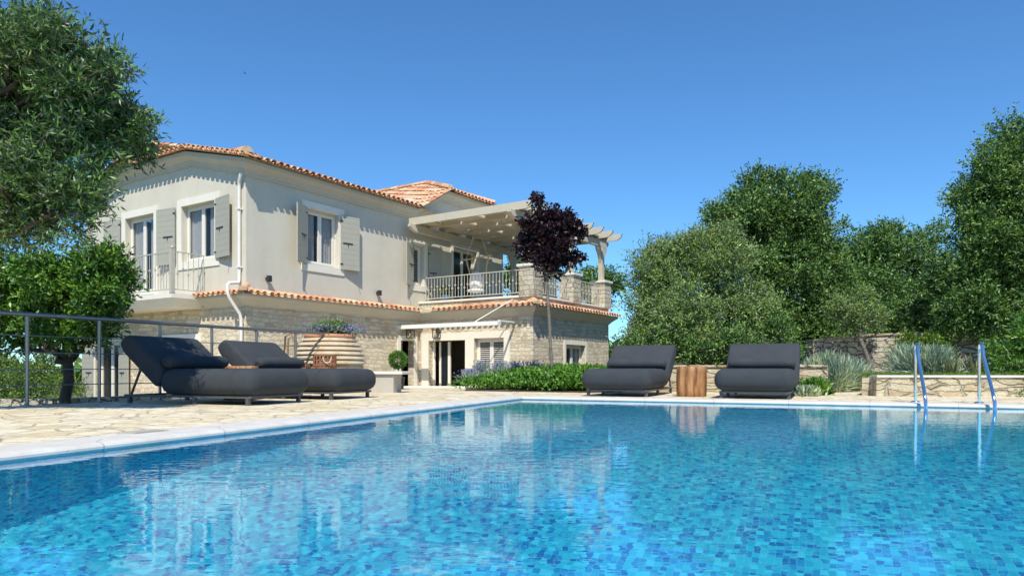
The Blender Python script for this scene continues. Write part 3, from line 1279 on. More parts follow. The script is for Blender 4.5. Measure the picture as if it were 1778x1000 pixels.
def railing(m, p, q, z0, h, sp=.13, knob=True, post=False, r=.009, rr=.018):
    p, q = Vector(p), Vector(q)
    d = q - p
    L = d.length
    up = Vector((0, 0, 1))
    m.beam(p + up * (z0 + h), q + up * (z0 + h), rr * 2.2, rr * 1.4)
    m.beam(p + up * (z0 + .10), q + up * (z0 + .10), rr * 1.6, rr * 1.2)
    n = int(L / sp)
    for i in range(n + 1):
        c = p + d * (i / n)
        m.beam(c + up * (z0 + .10), c + up * (z0 + h), r * 1.5, r * 1.5)
        if knob:
            zz = z0 + h * (.45 if i % 2 else .58)
            m.box(c.x - .02, c.x + .02, c.y - .02, c.y + .02, zz, zz + .05)


rl = MB()
railing(rl, (-.93, 1.76, 0), (-.93, 6.95, 0), 2.42, 1.08)
railing(rl, (-.93, 1.76, 0), (-.04, 1.76, 0), 2.42, 1.08)
br = rl.build('balcony_railing', 'rail_paint', balc)
MB().box(-.985, -.885, 1.71, 1.81, 2.42, 3.56).ball((-.935, 1.76, 3.60), .05).build('balcony_post', 'rail_paint', balc)
# terrace railing and piers
tp = Z1 + .285
tl = MB()
railing(tl, (IX + .12, -.18, 0), (IX + .12, WY + .55, 0), tp, .80, .125)
railing(tl, (IX + .72, WY + .12, 0), (IX + 2.5, WY + .12, 0), tp, .76, .115)
railing(tl, (IX + 3.0, WY + .12, 0), (IX + 4.8, WY + .12, 0), tp, .76, .115)
railing(tl, (DX - .12, WY + .5, 0), (DX - .12, -.2, 0), tp, .76, .115)
tl.build('terrace_railing', 'rail_cream', house)
ZP = 3.55
PIERS = [(IX + .2, WY + .2), (IX + 2.75, WY + .2), (DX - .2, WY + .2), (DX - .2, -2.0)]
for (px, py) in PIERS:
    pm = MB().box(px - .27, px + .27, py - .27, py + .27, Z1 + .23, ZP)
    pr_ = pm.build('pier', 'stone_pier', house)
    MB().box(px - .32, px + .32, py - .32, py + .32, ZP + .03, ZP + .10).box(px - .29, px + .29, py - .29, py + .29, ZP - .001, ZP + .03).build('pier_cap', 'casing', pr_)

# downpipe at the corner
dp = MB()
dp.tube([(-.13, .04, 5.45), (-.13, .05, 5.38), (-.085, .16, 5.28), (-.07, .19, 5.12), (-.07, .19, 2.74), (-.09, .19, 2.66), (-.40, .14, 2.62), (-.45, .13, 2.56), (-.45, .12, 2.36), (-.40, .12, 2.24), (-.12, .10, 1.86), (-.075, .10, 1.72), (-.075, .10, ZG)], .042, 10)
for zz in (4.55, 3.05):
    dp.box(-.13, -.002, .13, .25, zz, zz + .03)
dp.build('downpipe', 'pipe_white', house)
# small black spotlights on the long wall
for t in (.62, 4.75):
    s_ = MB().box(t - .035, t + .035, -.10, -.002, 2.80, 2.86)
    s_.box(t - .05, t + .05, -.17, -.07, 2.74, 2.90)
    s_.build('spotlight', 'black_iron', house)
# lanterns by the doors


def lantern(cx, cy, z, ox, oy):
    m = MB()
    m.box(cx - .10, cx + .10, cy - .10, cy + .10, z + .26, z + .29)
    m.box(cx - .10, cx + .10, cy - .10, cy + .10, z, z + .02)
    for i in (-1, 1):
        for j in (-1, 1):
            m.box(cx + i * .088 - .012, cx + i * .088 + .012, cy + j * .088 - .012, cy + j * .088 + .012, z + .02, z + .26)
    m.box(cx - .10 * abs(oy) - .02 + min(0, -ox) * .12, cx + .02 + max(0, -ox) * .12, cy - .02 - max(0, oy) * .12, cy + .02 - min(0, oy) * .12, z + .28, z + .31)
    o = m.build('wall_lantern', 'black_iron', house)
    MB().lathe([(.035, .03), (.045, .12), (.03, .2), (.001, .21)], (cx, cy, z), 10).build('lamp_bulb', 'lamp_glass', o)


lantern(6.2, -.13, 1.46, 0, -1)
lantern(IX - .13, -.85, 1.46, -1, 0)
# awning beam in front of the wing wall with its rods
aw = MB().box(IX - 1.10, IX - .92, -3.95, .22, 1.74, 1.86)
aw.box(IX - .92, IX - .03, .12, .18, 1.86, 1.90).box(IX - .92, IX - .03, -3.9, -3.84, 1.86, 1.90)
awo = aw.build('awning', 'awning_white', house)
for q in ([(IX - 1.0, -3.05, 1.87), (IX - .35, -4.0, 2.55)], [(IX - 1.0, .1, 1.87), (IX - .40, .05, 2.33)]):
    MB().tube(q, .016, 6).build('awning_rod', 'pipe_white', awo)

# ------------------------------------------------------------------ pergola on the terrace
perg = thing('pergola', 'cream timber pergola with curved rafter ends over the upper terrace', 'pergola', HK, HR)
ZB = 4.90


def rafter(m, x, y0, y1, z0, z1, th=.07):
    """board along y with curved tips"""
    pts = []
    tip = .30
    for k in range(6):        # lower curve at the near end
        a = math.pi / 2 * k / 5
        pts.append((y0 + tip * (1 - math.sin(a)), z0 + (z1 - z0) * (1 - math.cos(a)) * .9))
    pts = pts[::-1]
    prof = [(y0 + tip, z0)] + [(y0 + tip - tip * math.sin(math.pi / 2 * k / 5), z0 + (z1 - z0) * (1 - math.cos(math.pi / 2 * k / 5)) * .92) for k in range(1, 6)]
    prof += [(y0 - .03, z1), (y1, z1), (y1, z0)]
    n = len(prof)
    vs = [(x - th / 2, y, z) for y, z in prof] + [(x + th / 2, y, z) for y, z in prof]
    fs = [tuple(range(n)), tuple(range(2 * n - 1, n - 1, -1))] + [(i, n + i, n + (i + 1) % n, (i + 1) % n) for i in range(n)]
    m.add(vs, fs)


RX = [6.02 + i * .775 for i in range(9)]
for x in RX:
    rm = MB()
    rafter(rm, x, -5.0, -.25, 5.13, 5.36)
    rm.build('rafter', 'pergola_paint', perg)


def ybeam(y):
    bmx = MB()
    x0, x1 = 5.78, 12.45
    prof = [(x0, 5.125), (x0, 5.05), (x0 + .06, 4.99), (x0 + .18, 4.93), (x0 + .32, ZB), (x1 - .3, ZB), (x1 - .1, 4.96), (x1, 5.06), (x1, 5.125)]
    n = len(prof)
    vs = [(x, y - .07, z) for x, z in prof] + [(x, y + .07, z) for x, z in prof]
    bmx.add(vs, [tuple(range(n)), tuple(range(2 * n - 1, n - 1, -1))] + [(i, n + i, n + (i + 1) % n, (i + 1) % n) for i in range(n)])
    bmx.build('beam', 'pergola_paint', perg)


ybeam(-.45)
ybeam(WY + .2)
for j, y in enumerate((-4.05, -3.17, -2.29, -1.41, -.62)):
    sb_ = MB()
    for i in range(8):
        if (i + j) % 2 == 0:
            sb_.box(RX[i] + .036, RX[i + 1] - .036, y - .43, y + (.42 if j < 4 else .36), 5.20, 5.25)
        else:
            sb_.box(RX[i] + .036, RX[i + 1] - .036, y - .41, y + (.40 if j < 4 else .36), 5.28, 5.33)
    sb_.build('shade_board', 'pergola_paint', perg)


def post(px, py, z0):
    m = MB().box(px - .085, px + .085, py - .085, py + .085, z0, ZB)
    for sx in (-1, 1):     # flared brackets
        pts = [(px + sx * .085, 4.30), (px + sx * .13, 4.45), (px + sx * .20, 4.60), (px + sx * .36, 4.80), (px + sx * .38, ZB - .002), (px + sx * .085, ZB - .002)]
        n = len(pts)
        vs = [(x, py - .06, z) for x, z in pts] + [(x, py + .06, z) for x, z in pts]
        m.add(vs, [tuple(range(n)), tuple(range(2 * n - 1, n - 1, -1))] + [(i, n + i, n + (i + 1) % n, (i + 1) % n) for i in range(n)])
    m.build('post', 'pergola_paint', perg)


for (px, py) in PIERS[:3]:
    post(px, py, ZP + .10)
post(DX - .15, -.45, tp)

# hanging chair under the pergola
hcx, hcy = 7.3, -2.05
ch = thing('hanging_chair', 'white cushioned hanging chair on ropes with a wooden spreader bar on the terrace', 'hanging chair', HK, HR)
MB().tube([(hcx - .02, hcy - .62, 4.12), (hcx, hcy + .62, 4.06)], .022, 8).build('spreader_bar', 'rope', ch)
rp = MB()
for sgn in (-1, 1):
    rp.tube([(hcx, hcy, 5.15), (hcx, hcy + sgn * .45, 4.09)], .012, 6)
    rp.tube([(hcx, hcy + sgn * .45, 4.09), (hcx + .05, hcy + sgn * .30, 3.5), (hcx, hcy + sgn * .22, 3.0)], .03, 6)
rp.build('rope', 'rope', ch)
MB().ball((hcx - .05, hcy, 3.30), (.12, .29, .33), 16, 12).build('back_cushion', 'white_cushion', ch)
MB().ball((hcx - .08, hcy, 3.0), (.26, .32, .07), 14, 8).build('seat', 'white_cushion', ch)

# ------------------------------------------------------------------ foliage tools
def leaf_mesh(name, pos, dirs, length, width, mat, parent=None, rng=None, droop=0):
    """one diamond leaf per row of pos"""
    n = len(pos)
    rng = rng or np.random.default_rng(1)
    d = dirs / np.linalg.norm(dirs, axis=1, keepdims=True)
    rv = rng.normal(size=(n, 3))
    s = np.cross(d, rv)
    s /= np.linalg.norm(s, axis=1, keepdims=True) + 1e-9
    L = length * rng.uniform(.65, 1.25, (n, 1))
    W = width * rng.uniform(.7, 1.25, (n, 1))
    a = pos
    mid = pos + d * L * .45
    tip = pos + d * L
    tip[:, 2] -= droop * L[:, 0]
    v = np.empty((n, 4, 3))
    v[:, 0], v[:, 1], v[:, 2], v[:, 3] = a, mid + s * W / 2, tip, mid - s * W / 2
    me = bpy.data.meshes.new(name)
    me.vertices.add(4 * n)
    me.vertices.foreach_set('co', v.astype(np.float32).ravel())
    me.loops.add(4 * n)
    me.loops.foreach_set('vertex_index', np.arange(4 * n, dtype=np.int32))
    me.polygons.add(n)
    me.polygons.foreach_set('loop_start', np.arange(0, 4 * n, 4, dtype=np.int32))
    me.polygons.foreach_set('loop_total', np.full(n, 4, dtype=np.int32))
    me.update(calc_edges=True)
    me.materials.append(MAT[mat])
    o = bpy.data.objects.new(name, me)
    C.objects.link(o)
    if parent is not None:
        o.parent = parent
    return o


def unit(rng, n):
    v = rng.normal(size=(n, 3))
    return v / np.linalg.norm(v, axis=1, keepdims=True)


def crown_points(rng, lobes, n_clump, twigs, per_twig, clump_r, twig_len, up=.35, shell=.62, spread=.8):
    """leaf positions and directions: clumps near the surface of the lobes, twigs in each clump, leaves on each twig"""
    lc = np.array([l[0] for l in lobes], float)
    lr = np.array([l[1] for l in lobes], float)
    wgt = np.prod(lr, axis=1) ** .67
    wgt /= wgt.sum()
    # boughs sit on the lobes; clumps of twigs gather round each bough, so gaps stay between boughs
    nb = max(len(lobes) * 3, n_clump // 13)
    kb = rng.choice(len(lobes), nb, p=wgt)
    bd = unit(rng, nb)
    bc = lc[kb] + bd * lr[kb] * (shell + (1 - shell) * rng.uniform(0, 1, (nb, 1)) ** .5) * rng.uniform(.80, 1.06, (nb, 1))
    br_ = (lr[kb].min(axis=1) * .25).clip(.10, .50) * rng.uniform(.7, 1.3, nb)
    b = rng.integers(0, nb, n_clump)
    inner = rng.uniform(0, 1, n_clump) < .22
    dirn = unit(rng, n_clump)
    cc = bc[b] + dirn * br_[b][:, None] * rng.uniform(.3, 1, (n_clump, 1)) * np.array([1.15, 1.15, .75])
    ik = rng.choice(len(lobes), n_clump, p=wgt)
    cc[inner] = (lc[ik] + unit(rng, n_clump) * lr[ik] * rng.uniform(0, .75, (n_clump, 1)))[inner]
    dirn = (bd[b] + dirn * .7)
    dirn /= np.linalg.norm(dirn, axis=1, keepdims=True)
    out = dirn
    cr = clump_r * rng.uniform(.6, 1.35, (n_clump, 1))
    # twigs
    ci = np.repeat(np.arange(n_clump), twigs)
    nt_ = len(ci)
    off = unit(rng, nt_) * rng.uniform(.2, 1, (nt_, 1)) ** .5
    tp0 = cc[ci] + off * cr[ci]
    td = out[ci] * .6 + off * .6 + unit(rng, nt_) * .5 + np.array([0, 0, up])
    td /= np.linalg.norm(td, axis=1, keepdims=True)
    li = np.repeat(np.arange(nt_), per_twig)
    n = len(li)
    f = np.tile((np.arange(per_twig) + .5) / per_twig, nt_)[:, None]
    tl_ = twig_len * rng.uniform(.5, 1.3, (nt_, 1))
    pos = tp0[li] + td[li] * tl_[li] * f
    dr = td[li] * (1 - spread * .5) + unit(rng, n) * spread
    return pos, dr


def limb(m, pts, r0, r1, rng, wob=.06, seg=7, steps=5):
    P = [Vector(p) for p in pts]
    out = []
    for a, b in zip(P, P[1:]):
        for i in range(steps):
            t = i / steps
            q = a.lerp(b, t)
            if out:
                q += Vector(rng.normal(size=3)) * wob
            out.append(q)
    out.append(P[-1])
    n = len(out)
    m.tube(out, [r0 + (r1 - r0) * i / (n - 1) for i in range(n)], seg)


def tree(name, label, cat, base, fork, lobes, seed, leaf, n_clump, twigs, per_twig, clump_r, twig_len, length, width, trunk_r=.15, bark='bark',
         up=.35, shell=.6, group=None, spread=.8, extra_leaf=None):
    rng = np.random.default_rng(seed)
    root = thing(name, label, cat, base, 0, group)
    b = Vector(base)
    m = MB()
    f = Vector(fork)
    limb(m, [(0, 0, -.1), f - b], trunk_r, trunk_r * .7, rng, trunk_r * .25, 10)
    for c, r in lobes:
        c = Vector(c) - b
        mid = (f - b).lerp(c, .5) + Vector((0, 0, -.1 * r[2]))
        limb(m, [f - b, mid, c], trunk_r * .55, .02, rng, .05, 6, 4)
        for _ in range(3):
            e = c + Vector(unit(rng, 1)[0] * np.array(r) * .8)
            limb(m, [c.lerp(mid, .3), e], trunk_r * .2, .008, rng, .05, 5, 3)
    m.build('trunk', bark, root)
    lb = [((Vector(c) - b)[:], r) for c, r in lobes]
    pos, dr = crown_points(rng, lb, n_clump, twigs, per_twig, clump_r, twig_len, up, shell, spread)
    leaf_mesh('crown', pos, dr, length, width, leaf, root, rng)
    return root


def at(px, py, Z):
    """a point at depth Z seen at pixel (px, py) of the 1778 wide picture: used to read positions off the photograph"""
    return ((px - 889) / 1215 * Z, Z, .45 + (640 - py) / 1215 * Z)


def L(px, py, Z, rx, rz=None, ry=None):
    rz = rx if rz is None else rz
    return (at(px, py, Z), (rx, ry or rx, rz))


# near olive hanging in from the left
tree('olive_tree', 'large olive tree with narrow silvery leaves overhanging the steel railing at the left', 'tree', (-7.6, 7.6, -.8), (-6.9, 7.5, 1.5),
     [L(71, 160, 7.2, .66, .68, .8), L(166, 165, 7.0, .42, .40, .6), L(6, 110, 7.4, .62, .5), L(-124, 120, 7.4, 1.0, 1.0), L(0, 290, 7.0, .62, .52, .7),
      L(100, 275, 6.9, .38, .38, .5), L(45, 345, 6.8, .34, .24, .4), L(-130, 350, 7.2, .85, .7), L(174, 225, 7.3, .30, .34, .5), L(56, 95, 6.8, .38, .36, .4), L(-100, 440, 7.3, .35, .45),
      L(118, 45, 6.9, .10, .24), L(1, 50, 7.0, .14, .22), L(151, 75, 6.9, .09, .16), L(206, 125, 7.0, .12, .16), L(110, 370, 6.8, .16, .14), L(150, 305, 6.9, .14, .14), L(-45, 400, 7.0, .2, .3),
      L(15, 375, 6.9, .42, .20, .4), L(95, 375, 6.8, .28, .16, .3), L(125, 345, 6.8, .26, .16, .3), L(-70, 500, 7.1, .2, .5)],
     11, 'olive_leaf', 1650, 8, 9, .15, .17, .082, .019, .13, 'bark', up=.25, shell=.30, spread=.75)
# glossy citrus like tree behind the railing
tree('bay_tree', 'small forked tree with glossy bright green leaves behind the steel railing', 'tree', (-6.95, 10.9, -.8), (-6.92, 10.9, .55),
     [L(110, 500, 10.8, .75, .42, .8), L(170, 470, 10.7, .42, .40), L(180, 540, 10.6, .42, .38), L(50, 520, 11, .7, .55), L(-30, 500, 11, .6, .6), L(120, 580, 10.7, .62, .26), L(20, 590, 10.9, .5, .3), L(75, 470, 10.8, .4, .35)],
     12, 'citrus_leaf', 760, 7, 8, .17, .15, .085, .032, .10, 'bark', up=.4, shell=.35)
# right hand trees
tree('olive_tree', 'rounded pale green olive tree beside the corner of the stone wing', 'tree', (4.7, 17.6, -.05), (4.5, 17.5, 1.5),
     [L(1160, 480, 17.2, .78, .72), L(1250, 465, 17.2, .82, .75), L(1125, 545, 17.0, .50, .80), L(1195, 560, 16.6, 1.0, .75), L(1285, 545, 17.2, .72, .85), L(1195, 440, 17.5, .62, .38),
      L(1115, 600, 16.8, .4, .38), L(1260, 610, 16.6, .8, .35), L(1262, 428, 17.4, .42, .34)],
     13, 'olive_leaf_pale', 2100, 7, 8, .25, .26, .095, .025, .22, 'bark', up=.3, shell=.5)
tree('holm_oak', 'tallest dark evergreen tree behind the two loungers at the far poolside', 'tree', (8.6, 23.5, 0), (8.7, 23.4, 2.2),
     [L(1335, 385, 23, 1.7, 1.3), L(1275, 400, 23, .95, .75), L(1400, 400, 23, 1.0, .95), L(1310, 340, 23, .75, .60), L(1405, 340, 23, .70, .60), L(1370, 480, 22.6, 1.6, 1.3), L(1330, 570, 22, 1.3, 1.0), L(1430, 560, 22, 1.1, 1.2),
      L(1420, 450, 23, .8, .8), L(1255, 370, 23, .4, .3)],
     14, 'dark_leaf', 2500, 7, 8, .32, .30, .115, .046, .30, 'bark', up=.3, shell=.5)
tree('holm_oak', 'distant low dark tree between the tallest tree and the tree at the right edge', 'tree', (18.0, 33, .8), (18.0, 33, 3),
     [L(1500, 450, 33, 1.5, 1.2), L(1565, 440, 33, 1.4, 1.1), L(1610, 470, 33, 1.3, 1.2), L(1530, 520, 32, 2.4, 1.6), L(1450, 500, 32, 1.5, 1.5), L(1600, 550, 32, 1.6, 1.6), L(1520, 415, 33, .7, .5)],
     15, 'mid_leaf', 1700, 7, 7, .48, .45, .16, .065, .35, 'bark', up=.3, shell=.5)
tree('carob_tree', 'large dark tree cut off by the right edge of the picture', 'tree', (13.2, 17.8, .6), (13.0, 17.6, 2.0),
     [L(1730, 350, 17.5, 1.0, 1.3), L(1790, 290, 17.5, 1.2, 1.1), L(1700, 430, 17.3, .95, .95), L(1780, 430, 17, 1.3, 1.2), L(1665, 480, 17.3, .7, .7), L(1740, 520, 17, 1.1, .7), L(1830, 400, 17, 1.5, 1.8), L(1680, 545, 17.2, .8, .5),
      L(1760, 240, 17.5, .5, .35), L(1700, 330, 17.4, .5, .4)],
     16, 'dark_leaf', 2500, 7, 8, .25, .26, .10, .036, .25, 'bark', up=.3, shell=.5)
tree('young_olive_tree', 'small leaning grey green olive tree in front of the rubble field wall', 'tree', (9.35, 17.6, -.1), at(1490, 585, 17.6),
     [L(1490, 555, 17.6, .48, .34), L(1470, 540, 17.8, .36, .3), L(1515, 545, 17.6, .36, .36), L(1495, 520, 17.7, .34, .26)],
     17, 'olive_leaf_pale', 150, 7, 8, .17, .2, .085, .024, .065, 'bark_grey', up=.4, shell=.4)
tree('fig_tree', 'bright broad leaved shrub growing under the dark tree at the right', 'shrub', (11.6, 19.2, .4), (11.5, 19, 1.0),
     [L(1640, 520, 18.8, .6, .42), L(1610, 550, 18.8, .5, .35), L(1660, 560, 18.6, .6, .35)],
     18, 'hedge_leaf', 170, 5, 5, .25, .2, .15, .09, .06, 'bark_grey', up=.4, shell=.4)
tree('plum_tree', 'slender purple leaved plum tree in front of the terrace pier', 'tree', at(962, 0, 15)[:2] + (0.0,), at(948, 480, 15),
     [L(955, 425, 15, .52, .52), L(928, 405, 15, .28, .30), L(982, 402, 15, .30, .34), L(940, 378, 15, .22, .20), L(972, 380, 15, .2, .22), L(985, 445, 15, .22, .18), L(952, 465, 15, .30, .18), L(1003, 452, 15, .08, .10),
      L(935, 358, 15, .07, .12), L(962, 356, 15, .08, .13), L(985, 370, 15, .06, .12), L(905, 425, 15, .10, .12), L(1008, 400, 15, .08, .1)],
     19, 'plum_leaf', 400, 5, 7, .11, .15, .085, .056, .042, 'bark_grey', up=.3, shell=.2)
tree('background_tree', 'green tree rising beyond the far side of the terrace', 'tree', (4.0, 36, -.8), (4.0, 36, 2),
     [L(1020, 492, 36, 1.3, .8), L(1050, 490, 36, 1.1, .8), L(930, 495, 37, 1.2, .8), L(895, 490, 37, 1.0, .8)],
     20, 'mid_leaf', 420, 6, 6, .45, .45, .2, .085, .2, 'bark', up=.3, shell=.4)
# dense hedge of shrubs filling the background under the trees
tree('shrub', 'dark shrub mass at the foot of the pale olive tree behind the low stone wall', 'shrub', (4.4, 16.6, -.05), (4.4, 16.6, .3),
     [L(1130, 610, 16, .6, .5), L(1200, 605, 16, .7, .5), L(1280, 600, 16, .8, .55), L(1350, 590, 16.5, .7, .6)],
     21, 'dark_leaf', 320, 7, 7, .22, .2, .09, .035, .05, 'bark', up=.5, shell=.3)
tree('shrub', 'dark shrub beyond the field wall below the distant tree', 'shrub', (14.5, 25.5, .8), (14.5, 25.5, 1.2),
     [L(1460, 560, 25, 1.2, .9), L(1540, 560, 25.5, 1.3, .8), L(1600, 570, 25, 1.1, .7), L(1420, 585, 24, .9, .6), L(1660, 590, 25, 1.2, .8), L(1740, 590, 24, 1.5, .9)],
     22, 'dark_leaf', 800, 7, 7, .32, .3, .11, .045, .08, 'bark', up=.5, shell=.3)
tree('climbing_shrub', 'yellow green trailing shrub with orange flowers spilling over the field wall', 'shrub', (10.8, 16.9, .3), (10.9, 16.9, .8),
     [L(1590, 600, 17, .4, .22), L(1630, 590, 17, .45, .22), L(1640, 615, 17, .4, .2), L(1575, 590, 17.2, .25, .15)],
     23, 'grass_leaf', 120, 6, 6, .15, .15, .08, .035, .04, 'bark', up=.2, shell=.3)
tree('oleander', 'dark oleander with blue and pink flowers at the right edge above the planter', 'shrub', (9.9, 13.6, .3), (9.9, 13.6, .6),
     [L(1765, 600, 13.6, .45, .4), L(1740, 635, 13.3, .35, .2), L(1790, 560, 13.8, .5, .5), L(1790, 620, 13.4, .4, .4)],
     24, 'citrus_leaf', 150, 7, 7, .16, .16, .11, .022, .05, 'bark', up=.6, shell=.3)
rg = np.random.default_rng(77)

# hedge / orchard seen far left beyond the railing
for i, (px, Z, tz) in enumerate([(-60, 19, 612), (10, 19.5, 603), (70, 20, 606), (-10, 17, 640), (60, 17.5, 640)]):
    lab = ['light green bushy shrub cut by the left edge beyond the railing', 'tallest light green shrub beyond the railing at the left edge', 'light green shrub beside the trunk of the glossy tree',
           'low shrub in front of the taller ones at the left edge', 'low shrub just left of the forked trunk beyond the railing'][i]
    c = at(px, tz, Z)
    tree('garden_shrub', lab, 'shrub', (c[0], c[1], -.8), (c[0], c[1], -.4),
         [((c[0], c[1], c[2] - .55), (.8, .8, .55)), ((c[0] + .2, c[1] - .2, c[2] - 1.05), (1.0, .9, .5))],
         40 + i, 'hedge_leaf', 170, 6, 6, .2, .2, .09, .035, .04, 'bark', up=.6, shell=.3, group='light green shrubs beyond the railing')
# far off woods as one mass along the horizon
pos, dr = [], []
rgf = np.random.default_rng(5)
n = 26000
ang = rgf.uniform(-math.pi * .62, math.pi * .62, n)
dist = rgf.uniform(75, 100, n)
hh = (2.3 + 1.2 * np.sin(ang * 13) + .8 * np.sin(ang * 37 + 1)) * rgf.uniform(0, 1, n) ** .7
pos = np.stack([np.sin(ang) * dist, np.cos(ang) * dist, hh - .5], 1)
wood = leaf_mesh('distant_woods', pos, unit(rgf, n) + np.array([0, 0, .3]), 1.3, .9, 'mid_leaf', None, rgf)
tag(wood, 'far off green woods along the horizon', 'woods', kind='stuff')

# ------------------------------------------------------------------ garden on the right
def wall_thing(name, label, cat, pts, th, z0, z1, mat, cap=None, capmat='casing'):
    """free standing wall following pts; z1 may be a list"""
    m = MB()
    zs = z1 if hasattr(z1, '__len__') else [z1] * len(pts)
    P = [Vector(p) for p in pts]
    vs = []
    n = len(P)
    for i, p in enumerate(P):
        d = (P[min(i + 1, n - 1)] - P[max(i - 1, 0)]).normalized()
        nn = Vector((-d.y, d.x)) * th / 2
        for q, z in ((p - nn, z0), (p + nn, z0), (p + nn, zs[i]), (p - nn, zs[i])):
            vs.append((q.x, q.y, z))
    fs = []
    for i in range(n - 1):
        for k in range(4):
            k2 = (k + 1) % 4
            fs.append((i * 4 + k, i * 4 + k2, (i + 1) * 4 + k2, (i + 1) * 4 + k))
    fs += [(0, 1, 2, 3), tuple(4 * (n - 1) + k for k in (3, 2, 1, 0))]
    m.add(vs, fs)
    o = m.build(name, mat)
    tag(o, label, cat)
    if cap:
        m2 = MB()
        for i in range(n - 1):
            a, b = P[i], P[i + 1]
            m2.beam((a.x, a.y, zs[i] + cap / 2 + .002), (b.x, b.y, zs[i + 1] + cap / 2 + .002), th + .06, cap)
        m2.build('coping', capmat, o)
    return o


wall_thing('low_wall', 'low pale stone wall behind the two loungers at the far poolside', 'wall', [(2.6, 14.1), (4.0, 13.5), (5.75, 12.75)], .30, -.1, .48, 'stone_planter', .04, 'stone_planter')
wall_thing('planter_wall', 'honey coloured stone planter wall behind the pool ladder', 'wall', [(6.0, 11.62), (8.2, 11.35), (11.5, 10.9)], .26, -.1, .31, 'stone_planter', .03, 'trim')
wall_thing('planter_side_wall', 'short return of the honey stone planter running away beside the path', 'wall', [(6.02, 11.77), (7.6, 14.4), (10.2, 18.0)], .24, -.1, .29, 'stone_planter')
wall_thing('field_wall', 'long dry rubble stone wall across the garden behind the lavender', 'wall',
           [(7.9, 18.6), (9.4, 18.6), (11.2, 18.0), (13.2, 17.4), (16, 17.0)], .45, -.3, [1.16, 1.30, 1.34, 1.38, 1.40], 'stone_field', .06, 'stone_planter')
# raised lawn and beds
m = MB()
lawn = poly_sheet('raised_lawn', [[(6.15, 11.76), (8.2, 11.49), (11.6, 11.04), (16, 12), (16, 17.2), (10.4, 18.2), (7.7, 14.4)]], 'dry_grass', 'structure', .27)
bedL = poly_sheet('garden_bed', [[(-.95, 14.2), (1.5, 13.05), (2.5, 14.1), (4.2, 13.6), (4.8, 20.0), (2.0, 22.0), (.75, 21.4), (-1.3, 20.4)]], 'soil', 'structure', .012)
bedR = poly_sheet('garden_bed', [[(5.9, 12.75), (5.05, 11.95), (5.35, 11.85), (8.9, 18.4), (7.2, 18.6), (4.2, 13.7)]], 'soil', 'structure', .016)


def scatter_leaves(name, poly_fn, n, h_fn, length, width, mat, seed, up=1.0, spread=.7, label=None, cat=None, kind=None, clumps=60, cr=.18):
    rng = np.random.default_rng(seed)
    cs = np.array([poly_fn(rng) for _ in range(clumps)])
    k = rng.integers(0, clumps, n)
    xy = cs[k, :2] + rng.normal(size=(n, 2)) * cr
    H = np.array([h_fn(x, y) for x, y in cs[:, :2]])[k] * (1 - .55 * ((np.linalg.norm(xy - cs[k, :2], axis=1) / (cr * 2.2)) ** 2).clip(0, 1))
    z = H * rng.uniform(0, 1, n) ** .45
    pos = np.stack([xy[:, 0], xy[:, 1], z + .01], 1)
    d = unit(rng, n) * spread + np.array([0, 0, up])
    o = leaf_mesh(name, pos, d, length, width, mat, None, rng)
    tag(o, label, cat, kind=kind)
    return o


def bed_pt(rng):
    u, v = rng.uniform(0, 1), rng.uniform(0, 1)
    a = Vector((-1.0, 14.35)).lerp(Vector((1.65, 13.25)), u)
    b = Vector((.1, 17.0)).lerp(Vector((2.6, 15.4)), u)
    q = a.lerp(b, v)
    return (q.x, q.y)


scatter_leaves('ground_cover', bed_pt, 30000, lambda x, y: .22 + .22 * sm(-1, 1.2, x) + .07 * (y - 13.5) * .5, .09, .04, 'bright_leaf', 3, .8, .9,
               'bed of low bright green leafy ground cover beside the house corner', 'ground cover', 'stuff', 130, .17)


def strand_plant(name, label, cat, base, r, h, n, mat, seed, width=.012, lean=.9, group=None, tips=None, seglen=.12, curve=0.0):
    """tuft of upright stems fanning out from the base, each a chain of narrow leaves"""
    rng = np.random.default_rng(seed)
    root = thing(name, label, cat, base, 0, group)
    th = rng.uniform(0, 2 * math.pi, n)
    el = np.abs(rng.normal(0, .5, n)).clip(0, 1.25) * lean
    d = np.stack([np.cos(th) * np.sin(el), np.sin(th) * np.sin(el), np.cos(el)], 1)
    o0 = np.stack([rng.normal(0, r * .3, n), rng.normal(0, r * .3, n), np.zeros(n)], 1)
    Ln = h * rng.uniform(.65, 1.1, n)
    k = max(2, int(h / seglen))
    pos, dirs = [], []
    for i in range(k):
        f = i / k
        pos.append(o0 + d * (Ln * f)[:, None])
        dirs.append(d + rng.normal(size=(n, 3)) * .22)
    leaf_mesh('foliage', np.concatenate(pos), np.concatenate(dirs), seglen * 1.5, width, mat, root, rng)
    if tips:
        leaf_mesh('blossoms', np.repeat(o0 + d * (Ln * .98)[:, None], 4, 0) + rng.normal(size=(4 * n, 3)) * .012, np.repeat(d, 4, 0) + rng.normal(size=(4 * n, 3)) * .8, .035, .022, tips, root, rng)
    return root


# lavender by the louvred window
for i, (px, Z) in enumerate([(835, 18.0), (868, 17.6), (895, 17.2), (925, 16.9), (815, 17.0)]):
    x, y, _ = at(px, 0, Z)
    strand_plant('lavender', ['lavender directly below the louvred window', 'lavender below the right edge of the louvred window', 'lavender clump in the middle of the stone wing wall',
                              'lavender nearest the plum tree trunk', 'grey lavender tuft beside the open doorway'][i], 'lavender', (x, y, 0), .25, .60 if i != 4 else .4, 170, 'sage_leaf', 60 + i, .02,
                 group='lavender along the stone wing', tips='lavender_petal')
